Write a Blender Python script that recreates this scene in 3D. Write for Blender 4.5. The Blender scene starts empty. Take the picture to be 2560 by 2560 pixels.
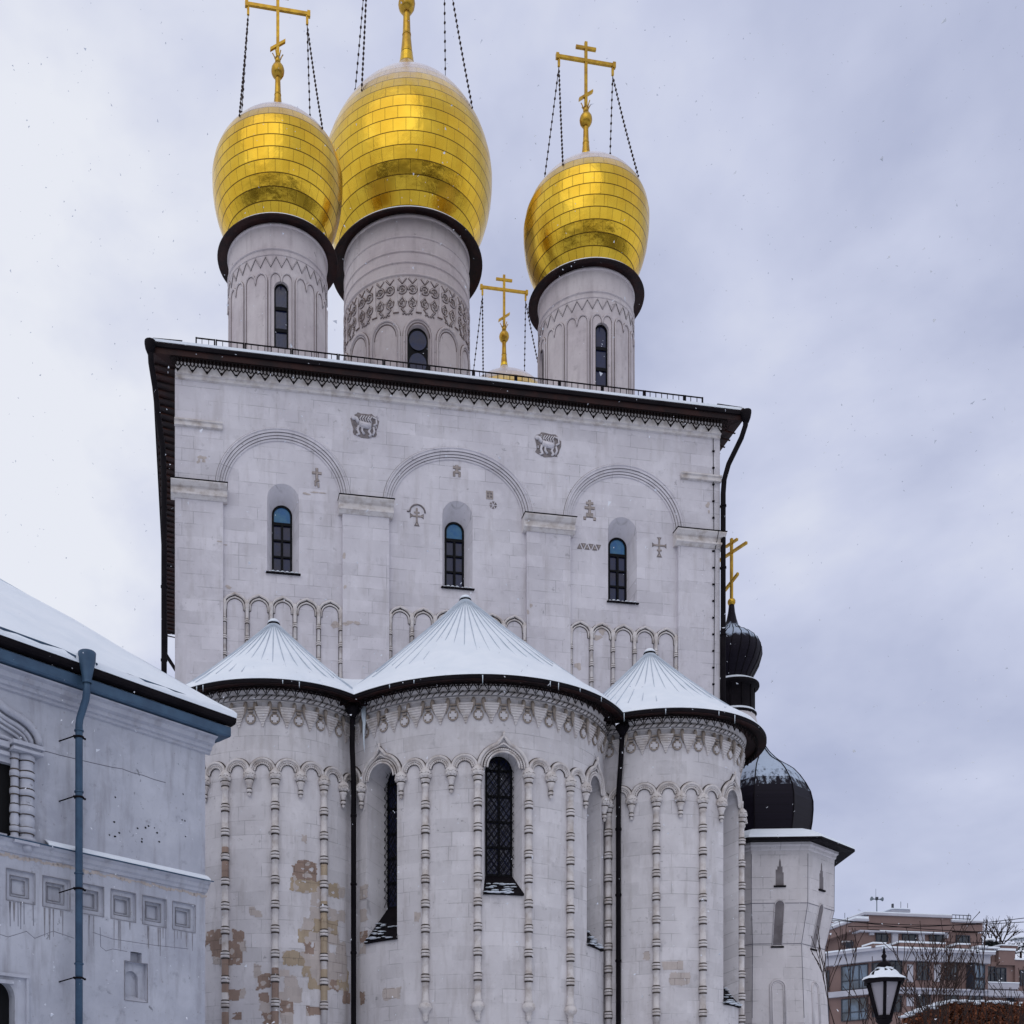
import bpy, math, random
from mathutils import Vector, noise as mnoise
from mathutils.geometry import tessellate_polygon
random.seed(7)
sc = bpy.context.scene
PI = math.pi
# ------------------------------------------------------------------ camera
F, CX, YH, TH, XC, YC = 2841.9, 963.2, 2898.5, .1672, -9.373, -39.91   # photo pixels (2560 frame)
EYE = 1.6
C_, S_ = math.cos(TH), math.sin(TH)
cam = bpy.data.cameras.new('camera'); co = bpy.data.objects.new('camera', cam)
sc.collection.objects.link(co); sc.camera = co
co.location = (XC, YC, EYE); co.rotation_euler = (PI/2, 0, -TH)
cam.sensor_width = 36; cam.lens = F/2560*36
cam.shift_x = (1280-CX)/2560; cam.shift_y = (YH-1280)/2560
cam.clip_start = .1; cam.clip_end = 3000
# ------------------------------------------------------------------ world
w = bpy.data.worlds.new('World'); sc.world = w; w.use_nodes = True
N = w.node_tree.nodes; Lk = w.node_tree.links; N.clear()
SUN_EL, SUN_AZ = math.radians(42), math.radians(-150)      # azimuth from +Y clockwise
sky = N.new('ShaderNodeTexSky'); sky.sky_type = 'NISHITA'; sky.sun_disc = False
sky.sun_elevation = SUN_EL; sky.sun_rotation = SUN_AZ
bg1 = N.new('ShaderNodeBackground'); bg1.inputs[1].default_value = .08; Lk.new(sky.outputs[0], bg1.inputs[0])
tc = N.new('ShaderNodeTexCoord')
mp = N.new('ShaderNodeMapping'); mp.inputs['Scale'].default_value = (1, 1, 1.5); mp.inputs['Rotation'].default_value = (.0, .08, .6)
Lk.new(tc.outputs['Generated'], mp.inputs[0])
ns = N.new('ShaderNodeTexNoise'); ns.inputs['Scale'].default_value = 2.7; ns.inputs['Detail'].default_value = 6; ns.inputs['Roughness'].default_value = .53
ns.inputs['Distortion'].default_value = .15
Lk.new(mp.outputs[0], ns.inputs['Vector'])
# darker cloud bank towards the right of the church
dot = N.new('ShaderNodeVectorMath'); dot.operation = 'DOT_PRODUCT'
Lk.new(tc.outputs['Generated'], dot.inputs[0])
_d = Vector((.56, .68, .47)).normalized(); dot.inputs[1].default_value = tuple(_d)
mr = N.new('ShaderNodeMapRange'); mr.inputs[1].default_value = .72; mr.inputs[2].default_value = 1.0; mr.inputs[3].default_value = 0; mr.inputs[4].default_value = .22
Lk.new(dot.outputs['Value'], mr.inputs[0])
sxw = N.new('ShaderNodeSeparateXYZ'); Lk.new(tc.outputs['Generated'], sxw.inputs[0])
hz_ = N.new('ShaderNodeMapRange'); hz_.inputs[1].default_value = .04; hz_.inputs[2].default_value = .30; hz_.inputs[3].default_value = .36; hz_.inputs[4].default_value = 0; Lk.new(sxw.outputs[2], hz_.inputs[0])
sb = N.new('ShaderNodeMath'); sb.operation = 'SUBTRACT'; Lk.new(ns.outputs[0], sb.inputs[0]); Lk.new(mr.outputs[0], sb.inputs[1])
cr = N.new('ShaderNodeValToRGB'); e = cr.color_ramp.elements
e[0].position = .20; e[0].color = (.40, .445, .64, 1)
e[1].position = .54; e[1].color = (.87, .895, .975, 1)
k = e.new(.38); k.color = (.63, .67, .85, 1)
sb2 = N.new('ShaderNodeMath'); sb2.operation = 'ADD'; Lk.new(sb.outputs[0], sb2.inputs[0]); Lk.new(hz_.outputs[0], sb2.inputs[1]); Lk.new(sb2.outputs[0], cr.inputs[0])
bg2 = N.new('ShaderNodeBackground'); bg2.inputs[1].default_value = .98; Lk.new(cr.outputs[0], bg2.inputs[0])
mx = N.new('ShaderNodeMixShader'); mx.inputs[0].default_value = .93
Lk.new(bg1.outputs[0], mx.inputs[1]); Lk.new(bg2.outputs[0], mx.inputs[2])
wo = N.new('ShaderNodeOutputWorld'); Lk.new(mx.outputs[0], wo.inputs[0])
sl = bpy.data.lights.new('sun', 'SUN'); sl.energy = .5; sl.angle = math.radians(55); sl.color = (1, .95, .9)
so = bpy.data.objects.new('sun', sl); sc.collection.objects.link(so)
sv = Vector((math.sin(SUN_AZ)*math.cos(SUN_EL), math.cos(SUN_AZ)*math.cos(SUN_EL), math.sin(SUN_EL)))
so.rotation_euler = sv.to_track_quat('Z', 'Y').to_euler(); so.location = (-30, -60, 60)
sc.view_settings.view_transform = 'Standard'; sc.view_settings.look = 'None'
sc.view_settings.exposure = 0; sc.view_settings.gamma = 1

# ------------------------------------------------------------------ measuring helpers (photo pixel -> place)
def ray(px, py):
    a = (px-CX)/F
    return a*C_+S_, -a*S_+C_, (YH-py)/F
def onplane(px, py, ox, oy, dx, dy):
    """s along the vertical plane through (ox,oy) with direction d, and z above the eye"""
    r = ray(px, py); ex, ey = ox-XC, oy-YC
    det = -r[0]*dy+r[1]*dx
    t = (-ex*dy+ey*dx)/det
    s = (r[0]*ey-r[1]*ex)/det*-1
    s = ((t*r[0]-ex)*dx+(t*r[1]-ey)*dy)
    return s, t*r[2]
def onY(px, py, Y=0.): return (lambda q: (q[0], q[1]))(onplane(px, py, 0, Y, 1, 0))
def oncyl(px, py, x0, y0, R):
    r = ray(px, py); ox, oy = XC-x0, YC-y0
    A = r[0]**2+r[1]**2; B = ox*r[0]+oy*r[1]; Cc = ox*ox+oy*oy-R*R
    D = max(B*B-A*Cc, 0); t = (-B-math.sqrt(D))/A
    X, Y = ox+t*r[0], oy+t*r[1]
    return math.atan2(X, -Y)*R, t*r[2]

# ------------------------------------------------------------------ materials
def mat(name, col, rough=.8, metal=0., spec=.3):
    m = bpy.data.materials.new(name); m.use_nodes = True
    b = m.node_tree.nodes['Principled BSDF']
    b.inputs['Base Color'].default_value = (*col, 1); b.inputs['Roughness'].default_value = rough
    b.inputs['Metallic'].default_value = metal; b.inputs['Specular IOR Level'].default_value = spec
    return m, m.node_tree.nodes, m.node_tree.links, b
def mixrgb(n, l, fac, a, b, mode='MIX'):
    x = n.new('ShaderNodeMix'); x.data_type = 'RGBA'; x.blend_type = mode; x.clamp_result = True
    for inp, v in ((x.inputs[0], fac), (x.inputs[6], a), (x.inputs[7], b)):
        if hasattr(v, 'is_output'): l.new(v, inp)
        elif isinstance(v, (int, float)): inp.default_value = v
        else: inp.default_value = (*v, 1)
    return x.outputs[2]
def noise(n, l, vec, scale, detail=4, rough=.55, dist=0., vscale=None):
    if vscale:
        mpn = n.new('ShaderNodeMapping'); mpn.inputs['Scale'].default_value = vscale; l.new(vec, mpn.inputs[0]); vec = mpn.outputs[0]
    t = n.new('ShaderNodeTexNoise'); t.inputs['Scale'].default_value = scale; t.inputs['Detail'].default_value = detail
    t.inputs['Roughness'].default_value = rough; t.inputs['Distortion'].default_value = dist
    l.new(vec, t.inputs['Vector']); return t.outputs[0]
def ramp(n, l, v, stops):
    r = n.new('ShaderNodeValToRGB'); es = r.color_ramp.elements
    es[0].position, es[0].color = stops[0][0], (*[stops[0][1]]*3, 1)
    es[1].position, es[1].color = stops[-1][0], (*[stops[-1][1]]*3, 1)
    for p, c in stops[1:-1]:
        q = es.new(p); q.color = (c, c, c, 1)
    l.new(v, r.inputs[0]); return r.outputs[0]
def bump(n, l, b, h, strength=.3, dist=.02):
    u = n.new('ShaderNodeBump'); u.inputs['Strength'].default_value = strength; u.inputs['Distance'].default_value = dist
    l.new(h, u.inputs['Height']); l.new(u.outputs[0], b.inputs['Normal'])

def stone(name, c1, c2, joints=.5, grime=.4, bw=.95, bh=.43, warm=(.34, .30, .27), jw=.012):
    m, n, l, b = mat(name, c1, .85, 0, .25)
    uv = n.new('ShaderNodeTexCoord').outputs['UV']
    geo = n.new('ShaderNodeTexCoord').outputs['Object']
    # slightly wandering joints
    wn = n.new('ShaderNodeTexNoise'); wn.inputs['Scale'].default_value = 1.3; l.new(uv, wn.inputs['Vector'])
    va = n.new('ShaderNodeVectorMath'); va.operation = 'MULTIPLY_ADD'; l.new(wn.outputs['Color'], va.inputs[0]); va.inputs[1].default_value = (.03, .03, 0); l.new(uv, va.inputs[2])
    br = n.new('ShaderNodeTexBrick'); br.inputs['Scale'].default_value = 1; br.inputs['Brick Width'].default_value = bw; br.inputs['Row Height'].default_value = bh
    br.inputs['Mortar Size'].default_value = jw; br.inputs['Mortar Smooth'].default_value = .3; br.offset = .5; br.squash = .8; br.squash_frequency = 3
    br.inputs['Color1'].default_value = (0, 0, 0, 1); br.inputs['Color2'].default_value = (1, 1, 1, 1); br.inputs['Mortar'].default_value = (.5, .5, .5, 1)
    l.new(va.outputs[0], br.inputs['Vector'])
    n1 = noise(n, l, geo, .55, 5, .6); n2 = noise(n, l, geo, 2.6, 6, .65); n3 = noise(n, l, geo, 9, 5, .7)
    nst = noise(n, l, geo, 1.6, 4, .6, 0, (2.2, 2.2, .35))
    c = mixrgb(n, l, ramp(n, l, n1, [(.35, 0), (.65, 1)]), c1, c2)
    bl = n.new('ShaderNodeMath'); bl.operation = 'MULTIPLY'; l.new(br.outputs[0], bl.inputs[0]); bl.inputs[1].default_value = .30 if joints > .2 else 0
    c = mixrgb(n, l, bl.outputs[0], c, tuple(x*.80 for x in c1))
    c = mixrgb(n, l, mul(n, l, ramp(n, l, br.outputs[0], [(.82, 0), (.90, 1)]), grime*(.20 if joints > .2 else 0)), c, tuple(x*.66 for x in c2))
    c = mixrgb(n, l, mul(n, l, ramp(n, l, br.outputs[0], [(.06, 1), (.14, 0)]), grime*(.3 if joints > .2 else 0)), c, tuple(min(1, x*1.15) for x in c1))
    # worn patches of darker stone and rain streaks
    c = mixrgb(n, l, mul(n, l, ramp(n, l, n2, [(.60, 0), (.72, 1)]), grime*.55), c, tuple(x*.62 for x in c2))
    c = mixrgb(n, l, mul(n, l, ramp(n, l, nst, [(.52, 0), (.70, 1)]), grime*.6), c, tuple(.5*x+.5*y*.8 for x, y in zip(c2, warm)))
    c = mixrgb(n, l, mul(n, l, ramp(n, l, n3, [(.63, 0), (.70, 1)]), grime*.6), c, warm)
    n4 = noise(n, l, geo, 4.2, 5, .62); n5 = noise(n, l, geo, 1.0, 3, .5)
    c = mixrgb(n, l, mul(n, l, mul(n, l, ramp(n, l, n4, [(.645, 0), (.67, 1)]), ramp(n, l, n5, [(.50, 0), (.60, 1)])), grime*.9), c, tuple(x*.45 for x in c1))
    c = mixrgb(n, l, mul(n, l, ramp(n, l, noise(n, l, geo, 1.7, 6, .7, .4), [(.50, 0), (.75, 1)]), .35), c, tuple(min(1, x*1.22) for x in c1))
    # joints only show here and there
    jm = n.new('ShaderNodeMath'); jm.operation = 'MULTIPLY'; l.new(br.outputs['Fac'], jm.inputs[0])
    l.new(ramp(n, l, noise(n, l, geo, 1.1, 3, .6), [(.46, .02), (.60, .95)]), jm.inputs[1])
    c = mixrgb(n, l, mul(n, l, jm.outputs[0], joints), c, tuple(x*.38 for x in c1))
    l.new(c, b.inputs['Base Color'])
    hm = n.new('ShaderNodeMath'); hm.operation = 'MULTIPLY_ADD'; l.new(jm.outputs[0], hm.inputs[0]); hm.inputs[1].default_value = -.8; l.new(n3, hm.inputs[2])
    bump(n, l, b, hm.outputs[0], .25, .02)
    return m
def mul(n, l, v, k):
    x = n.new('ShaderNodeMath'); x.operation = 'MULTIPLY'; l.new(v, x.inputs[0])
    if hasattr(k, 'is_output'): l.new(k, x.inputs[1])
    else: x.inputs[1].default_value = k
    return x.outputs[0]
def noisy(name, c1, c2, scale=2., rough=.8, metal=0., spec=.3, bmp=.2, detail=5, lo=.35, hi=.65, vscale=None):
    m, n, l, b = mat(name, c1, rough, metal, spec)
    o = n.new('ShaderNodeTexCoord').outputs['Object']
    v = noise(n, l, o, scale, detail, .6, 0, vscale)
    l.new(mixrgb(n, l, ramp(n, l, v, [(lo, 0), (hi, 1)]), c1, c2), b.inputs['Base Color'])
    if bmp: bump(n, l, b, noise(n, l, o, scale*5, 4), bmp, .01)
    return m
M = {}
M['wall'] = stone('whitewashed_stone', (.63, .605, .645), (.52, .495, .535), .6, .7, 1.3, .43)
M['apse'] = stone('apse_whitewash', (.64, .615, .635), (.52, .495, .515), .6, .85, 1.05, .44)
M['tower'] = stone('tower_whitewash', (.63, .595, .61), (.53, .50, .515), .8, .5, .9, .42)
M['drum'] = stone('drum_plaster', (.55, .50, .505), (.455, .40, .415), .12, .9, 1.4, .8, (.30, .26, .26))
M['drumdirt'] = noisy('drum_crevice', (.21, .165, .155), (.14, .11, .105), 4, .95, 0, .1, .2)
M['trim'] = noisy('carved_whitestone', (.61, .575, .57), (.36, .31, .28), 3.2, .85, 0, .25, .3, 5, .45, .75)
M['stain'] = noisy('weathered_carving', (.38, .325, .285), (.20, .16, .13), 2.6, .9, 0, .2, .4, 5, .35, .7)
M['relief'] = noisy('relief_stone', (.40, .35, .33), (.24, .205, .19), 6, .9, 0, .2, .5)
M['reliefdark'] = noisy('relief_ground', (.14, .125, .13), (.24, .21, .21), 6, .9, 0, .2, .5)
M['bare1'] = stone('bare_limestone_tan', (.44, .35, .25), (.34, .27, .20), .8, .8, .42, .30, (.22, .16, .11))
M['bare2'] = stone('bare_limestone_brown', (.33, .24, .195), (.24, .17, .14), .8, .8, .42, .30, (.16, .11, .09))
M['bare3'] = stone('bare_limestone_grey', (.50, .44, .41), (.43, .375, .355), .8, .8, .42, .30, (.28, .24, .22))
M['snow'] = noisy('snow', (.78, .82, .88), (.72, .77, .84), 1.2, .7, 0, .2, .25, 4)
M['black'] = noisy('black_painted_metal', (.005, .004, .006), (.010, .008, .010), 2, .7, 0, .06, .05)
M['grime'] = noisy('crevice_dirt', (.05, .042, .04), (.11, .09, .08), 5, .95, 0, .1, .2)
M['lace'] = noisy('lace_metal', (.004, .003, .004), (.010, .006, .006), 4, .7, 0, .1, .1)
M['brown'] = noisy('brown_painted_tin', (.026, .009, .008), (.010, .005, .006), 1.6, .6, 0, .18, .15, 5, .4, .6)
M['rust'] = noisy('rusty_soffit', (.040, .011, .006), (.010, .005, .005), 1.8, .75, 0, .15, .2, 5, .4, .6)
M['glass'] = noisy('dark_window_glass', (.010, .016, .06), (.022, .020, .045), 2.2, .12, 0, .5, .25, 3)  # mottled colour painted in to suggest uneven reflections
M['bluepane'] = noisy('blue_glass', (.02, .11, .27), (.05, .16, .26), 4, .15, 0, .4, .2, 4)  # the upper pane's own blue tint
M['frame'] = mat('black_window_frame', (.004, .004, .006), .6, 0, .12)[0]
M['ice'] = mat('ice', (.6, .68, .75), .1, 0, .6)[0]
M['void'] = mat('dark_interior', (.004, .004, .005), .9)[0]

def gold_mat(name, seams=True, bw=.41, bh=.41):
    m, n, l, b = mat(name, (.66, .41, .045), .27, 1.)
    o = n.new('ShaderNodeTexCoord'); uv = o.outputs['UV']; ob = o.outputs['Object']
    c = mixrgb(n, l, ramp(n, l, noise(n, l, ob, .9, 4), [(.35, 0), (.65, 1)]), (.76, .50, .050), (.64, .39, .032))
    if seams:
        br = n.new('ShaderNodeTexBrick'); br.inputs['Scale'].default_value = 1; br.inputs['Brick Width'].default_value = bw; br.inputs['Row Height'].default_value = bh
        br.inputs['Mortar Size'].default_value = .014; br.inputs['Mortar Smooth'].default_value = .2; br.offset = .37; br.offset_frequency = 2
        br.inputs['Color1'].default_value = (0, 0, 0, 1); br.inputs['Color2'].default_value = (1, 1, 1, 1); br.inputs['Mortar'].default_value = (0, 0, 0, 1)
        l.new(uv, br.inputs['Vector'])
        c = mixrgb(n, l, mul(n, l, br.outputs[0], .22), c, (.55, .33, .025))
        c = mixrgb(n, l, mul(n, l, br.outputs['Fac'], .38), c, (.10, .055, .012))
        sv_ = n.new('ShaderNodeSeparateXYZ'); l.new(uv, sv_.inputs[0]); pp = n.new('ShaderNodeMath'); pp.operation = 'PINGPONG'; l.new(sv_.outputs[1], pp.inputs[0]); pp.inputs[1].default_value = bh/2
        c = mixrgb(n, l, ramp(n, l, pp.outputs[0], [(.0, .9), (.014, .75), (.024, 0)]), c, (.07, .035, .010))
        rr = n.new('ShaderNodeMath'); rr.operation = 'MULTIPLY_ADD'; l.new(br.outputs[0], rr.inputs[0]); rr.inputs[1].default_value = .10; rr.inputs[2].default_value = .20
        l.new(rr.outputs[0], b.inputs['Roughness'])
        # hoar frost where the dome turns to the sky
        g = n.new('ShaderNodeNewGeometry'); sx = n.new('ShaderNodeSeparateXYZ'); l.new(g.outputs['Normal'], sx.inputs[0])
        ad = n.new('ShaderNodeMath'); ad.operation = 'MULTIPLY_ADD'; l.new(noise(n, l, ob, 2.2, 5, .65), ad.inputs[0]); ad.inputs[1].default_value = .22; l.new(sx.outputs[2], ad.inputs[2])
        fr = ramp(n, l, ad.outputs[0], [(.40, 0), (.52, .22), (.62, .70), (.74, 1)])
        c = mixrgb(n, l, mul(n, l, fr, .95), c, (.60, .56, .64))
        im = n.new('ShaderNodeMath'); im.operation = 'SUBTRACT'; im.inputs[0].default_value = 1; l.new(fr, im.inputs[1]); l.new(im.outputs[0], b.inputs['Metallic'])
        hm = n.new('ShaderNodeMath'); hm.operation = 'MULTIPLY_ADD'; l.new(br.outputs['Fac'], hm.inputs[0]); hm.inputs[1].default_value = -1.2
        nb = noise(n, l, ob, 2.1, 3, .5); bb = n.new('ShaderNodeMath'); bb.operation = 'MULTIPLY_ADD'; l.new(br.outputs[0], bb.inputs[0]); bb.inputs[1].default_value = .25; l.new(nb, bb.inputs[2])
        l.new(bb.outputs[0], hm.inputs[2]); bump(n, l, b, hm.outputs[0], .6, .035)
    l.new(c, b.inputs['Base Color'])
    return m
M['gold'] = gold_mat('gilded_sheets')
M['goldbig'] = gold_mat('gilded_sheets_large', True, .54, .50)
M['goldplain'] = noisy('gilded_metal', (.55, .34, .045), (.36, .20, .035), 3.5, .36, 1., .5, .2, 5)
M['chain'] = mat('chain_iron', (.035, .022, .018), .55, .5)[0]

# ------------------------------------------------------------------ mesh builder
def flat(ox, oy, dx, dy):
    L = math.hypot(dx, dy); dx, dy = dx/L, dy/L
    return lambda s, z, o: (ox+s*dx+o*dy, oy+s*dy-o*dx, z)
def cyl(cx, cy, R):
    return lambda s, z, o: (cx+(R+o)*math.sin(s/R), cy-(R+o)*math.cos(s/R), z)
ident = lambda x, z, y: (x, y, z)
class MB:
    def __init__(self, warp=ident, ds=None): self.v = []; self.f = []; self.m = []; self.uv = []; self.warp = warp; self.ds = ds; self.mi = 0; self.sm = []; self.smooth = False
    def p(self, s, z, o, uv=None):
        self.v.append(self.warp(s, z, o)); self.uv.append(uv or (s, z)); return len(self.v)-1
    def face(self, ids): self.f.append(ids); self.m.append(self.mi); self.sm.append(self.smooth)
    def quad(self, a, b, c, d, uvs=None):
        u = uvs or [None]*4
        self.face([self.p(*a, u[0]), self.p(*b, u[1]), self.p(*c, u[2]), self.p(*d, u[3])])
    def box(self, s0, s1, z0, z1, o0, o1):
        n = 1 if not self.ds else max(1, int(math.ceil((s1-s0)/self.ds)))
        for i in range(n):
            a = s0+(s1-s0)*i/n; b = s0+(s1-s0)*(i+1)/n
            self.quad((a, z0, o1), (b, z0, o1), (b, z1, o1), (a, z1, o1))
            self.quad((a, z1, o1), (b, z1, o1), (b, z1, o0), (a, z1, o0), [(a, z1), (b, z1), (b, z1+o1-o0), (a, z1+o1-o0)])
            self.quad((a, z0, o0), (b, z0, o0), (b, z0, o1), (a, z0, o1), [(a, z0-o1+o0), (b, z0-o1+o0), (b, z0), (a, z0)])
            self.quad((b, z0, o0), (a, z0, o0), (a, z1, o0), (b, z1, o0))
        self.quad((s0, z0, o0), (s0, z0, o1), (s0, z1, o1), (s0, z1, o0), [(s0-o1+o0, z0), (s0, z0), (s0, z1), (s0-o1+o0, z1)])
        self.quad((s1, z0, o1), (s1, z0, o0), (s1, z1, o0), (s1, z1, o1), [(s1, z0), (s1+o1-o0, z0), (s1+o1-o0, z1), (s1, z1)])
    def xprism(self, s0, s1, prof):
        """profile [(z,o)...] open polyline extruded along s with end caps back to o=0"""
        n = 1 if not self.ds else max(1, int(math.ceil((s1-s0)/self.ds)))
        for i in range(n):
            a = s0+(s1-s0)*i/n; b = s0+(s1-s0)*(i+1)/n
            for (z0, q0), (z1, q1) in zip(prof[:-1], prof[1:]):
                self.quad((a, z0, q0), (b, z0, q0), (b, z1, q1), (a, z1, q1))
        self.face([self.p(s0, z, q) for z, q in prof][::-1]); self.face([self.p(s1, z, q) for z, q in prof])
    def tube(self, pts, r, n=6, closed=False, caps=True, flatten=1.):
        pts = [Vector(p) for p in pts]; N_ = len(pts); rings = []
        rr = r if isinstance(r, (list, tuple)) else [r]*N_
        up = Vector((.013, .021, 1)).normalized() if abs((pts[1]-pts[0]).normalized().z) < .9 else Vector((.02, 1, .01)).normalized()
        for i in range(N_):
            a = pts[(i-1) % N_] if (closed or i > 0) else pts[i]
            b = pts[(i+1) % N_] if (closed or i < N_-1) else pts[i]
            t = (b-a); t = t.normalized() if t.length > 1e-9 else Vector((1, 0, 0))
            x = t.cross(up)
            if x.length < 1e-3: x = t.cross(Vector((0, 1, .1)))
            x.normalize(); y = t.cross(x)
            up = -y if False else up
            rings.append([self.p(*(pts[i]+x*(rr[i]*math.cos(2*PI*k/n))+y*(rr[i]*math.sin(2*PI*k/n)))) for k in range(n)])
        s = self.smooth; self.smooth = True
        for i in range(N_ if closed else N_-1):
            A, B = rings[i], rings[(i+1) % N_]
            for k in range(n): self.face([A[k], A[(k+1) % n], B[(k+1) % n], B[k]])
        self.smooth = s
        if caps and not closed: self.face(rings[0][::-1]); self.face(rings[-1])
    def lathe(self, s0, o0, prof, n=12, smooth=True, uvr=None, caps=True, ph0=0., ph1=2*PI, sq=1.):
        """prof [(r,z)] about a vertical axis at (s0,o0)"""
        rings = []; L = 0
        full = abs(ph1-ph0-2*PI) < 1e-6; cnt = n if full else n+1
        for i, (r, z) in enumerate(prof):
            if i: L += math.hypot(r-prof[i-1][0], z-prof[i-1][1])
            ring = []
            for k in range(n+1):
                t = ph0+(ph1-ph0)*k/n
                if full and k == n and uvr is None: ring.append(ring[0]); continue
                ring.append(self.p(s0+r*math.sin(t), z, o0+r*sq*-math.cos(t)*(-1 if self.warp is not ident else 1), ((t*uvr if uvr else t*r), L)))
            rings.append(ring)
        s = self.smooth; self.smooth = smooth
        for A, B in zip(rings[:-1], rings[1:]):
            for k in range(n): self.face([A[k], A[k+1], B[k+1], B[k]])
        self.smooth = s
        if caps and full and uvr is None:
            if prof[0][0] > 1e-4: self.face([q for q in rings[0][:n]][::-1])
            if prof[-1][0] > 1e-4: self.face([q for q in rings[-1][:n]])
    def wall(self, s0, s1, z0, z1, holes=(), ds=.5, o=0.):
        """column-strip wall in the plane o; holes are (sc,hw,zb,zs,rise)"""
        xs = {round(s0, 5), round(s1, 5)}
        nn = max(1, int(math.ceil((s1-s0)/ds)))
        for i in range(nn+1): xs.add(round(s0+(s1-s0)*i/nn, 5))
        for h in holes:
            k = 14 if h[4] > 0 else 1
            for i in range(k+1):
                xs.add(round(h[0]-h[1]*math.cos(PI*i/k), 5))
        xs = sorted(x for x in xs if s0-1e-6 <= x <= s1+1e-6)
        def top(h, x):
            u = min(1, abs((x-h[0])/h[1])); return h[3]+h[4]*math.sqrt(max(0, 1-u*u))
        for a, b in zip(xs[:-1], xs[1:]):
            if b-a < 1e-5: continue
            m_ = (a+b)/2; hs = sorted([h for h in holes if abs(m_-h[0]) < h[1]], key=lambda h: h[2])
            za, zb = z0, z0
            for h in hs:
                self.quad((a, za, o), (b, zb, o), (b, h[2], o), (a, h[2], o))
                za, zb = min(z1, top(h, a)), min(z1, top(h, b))
            self.quad((a, za, o), (b, zb, o), (b, z1, o), (a, z1, o))
    def outline(self, sc_, hw, zb, zs, rise, n=16):
        pts = [(sc_-hw, zb)]
        if rise > 0: pts += [(sc_-hw*math.cos(PI*i/n), zs+rise*math.sin(PI*i/n)) for i in range(n+1)]
        else: pts += [(sc_-hw, zs), (sc_+hw, zs)]
        pts.append((sc_+hw, zb)); return pts
    def reveal(self, A, oa, B, ob, bottom=True):
        n = len(A)
        for i in range(n if bottom else n-1):
            j = (i+1) % n
            self.quad((*A[i], oa), (*A[j], oa), (*B[j], ob), (*B[i], ob), [(A[i][0], A[i][1]), (A[j][0], A[j][1]), (B[j][0], B[j][1]+.3), (B[i][0], B[i][1]+.3)])
    def poly(self, pts, o0, o1, side=True):
        """flat plate with given outline between o0 and o1 (front face o1)"""
        tri = tessellate_polygon([[Vector((x, z, 0)) for x, z in pts]])
        for t in tri:
            a, b, c = [pts[i] for i in t]
            if (b[0]-a[0])*(c[1]-a[1])-(b[1]-a[1])*(c[0]-a[0]) < 0: b, c = c, b
            self.face([self.p(*a, o1), self.p(*b, o1), self.p(*c, o1)])
        if side:
            for i in range(len(pts)):
                j = (i+1) % len(pts); self.quad((*pts[i], o0), (*pts[j], o0), (*pts[j], o1), (*pts[i], o1))
    def sphere(self, s, z, o, r, n=8, rz=None, ro=None):
        rz = rz or r
        self.lathe(s, o, [(max(1e-5, r*math.sin(PI*i/(n//2+1))), z-rz*math.cos(PI*i/(n//2+1))) for i in range(n//2+2)], n, sq=(ro or r)/r, caps=False)
    def build(self, name, mats, parent=None, label=None):
        if not isinstance(mats, (list, tuple)): mats = [mats]
        me = bpy.data.meshes.new(name); loc = Vector((0, 0, 0))
        if parent is not None:
            q = parent
            while q is not None: loc += q.location; q = q.parent
        me.from_pydata([(x-loc.x, y-loc.y, z+EYE-loc.z) for x, y, z in self.v], [], self.f)
        for m_ in mats: me.materials.append(M[m_])
        me.polygons.foreach_set('material_index', self.m); me.polygons.foreach_set('use_smooth', self.sm)
        ul = me.uv_layers.new(name='UVMap'); li = [0]*len(me.loops); me.loops.foreach_get('vertex_index', li)
        fl = []
        for i in li: fl += self.uv[i]
        ul.data.foreach_set('uv', fl)
        o = bpy.data.objects.new(name, me); sc.collection.objects.link(o)
        if parent is not None: o.parent = parent
        if label: o['label'] = label
        return o
def thing(name, label, cat, loc, group=None):
    o = bpy.data.objects.new(name, None); sc.collection.objects.link(o); o.location = loc; o.empty_display_size = .5
    o['label'] = label; o['category'] = cat
    if group: o['group'] = group
    return o
def tag(o, label=None, cat=None, group=None, kind=None):
    for k_, v_ in (('label', label), ('category', cat), ('group', group), ('kind', kind)):
        if v_: o[k_] = v_
    return o
G = -EYE   # ground level measured from the eye

# ------------------------------------------------------------------ ground
b = MB(); b.quad((-1500, G, -1500), (1500, G, -1500), (1500, G, 1500), (-1500, G, 1500))
tag(b.build('ground', 'snow'), kind='structure')

# ================================================================== CATHEDRAL
cath = thing('cathedral', 'large whitewashed stone cathedral with gilded onion domes, three round apses and snowy conical roofs', 'cathedral', (0, 10, 0))
W0 = flat(0, 0, 1, 0)
ZS, ZT = 23.28, 26.86           # springing line, bottom of the eaves cornice
archs = [(-6.27, 2.33, 2.24), (0, 2.72, 2.22), (6.27, 2.33, 2.24)]
wins = [(-6.27, .56, 20.60, 23.14, .56), (0.0, .56, 20.60, 23.14, .56), (6.24, .56, 20.60, 23.14, .56)]
b = MB(W0)
b.wall(-10, 10, G, ZS, wins, 2., 0)                                    # recessed field up to the springing
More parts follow.
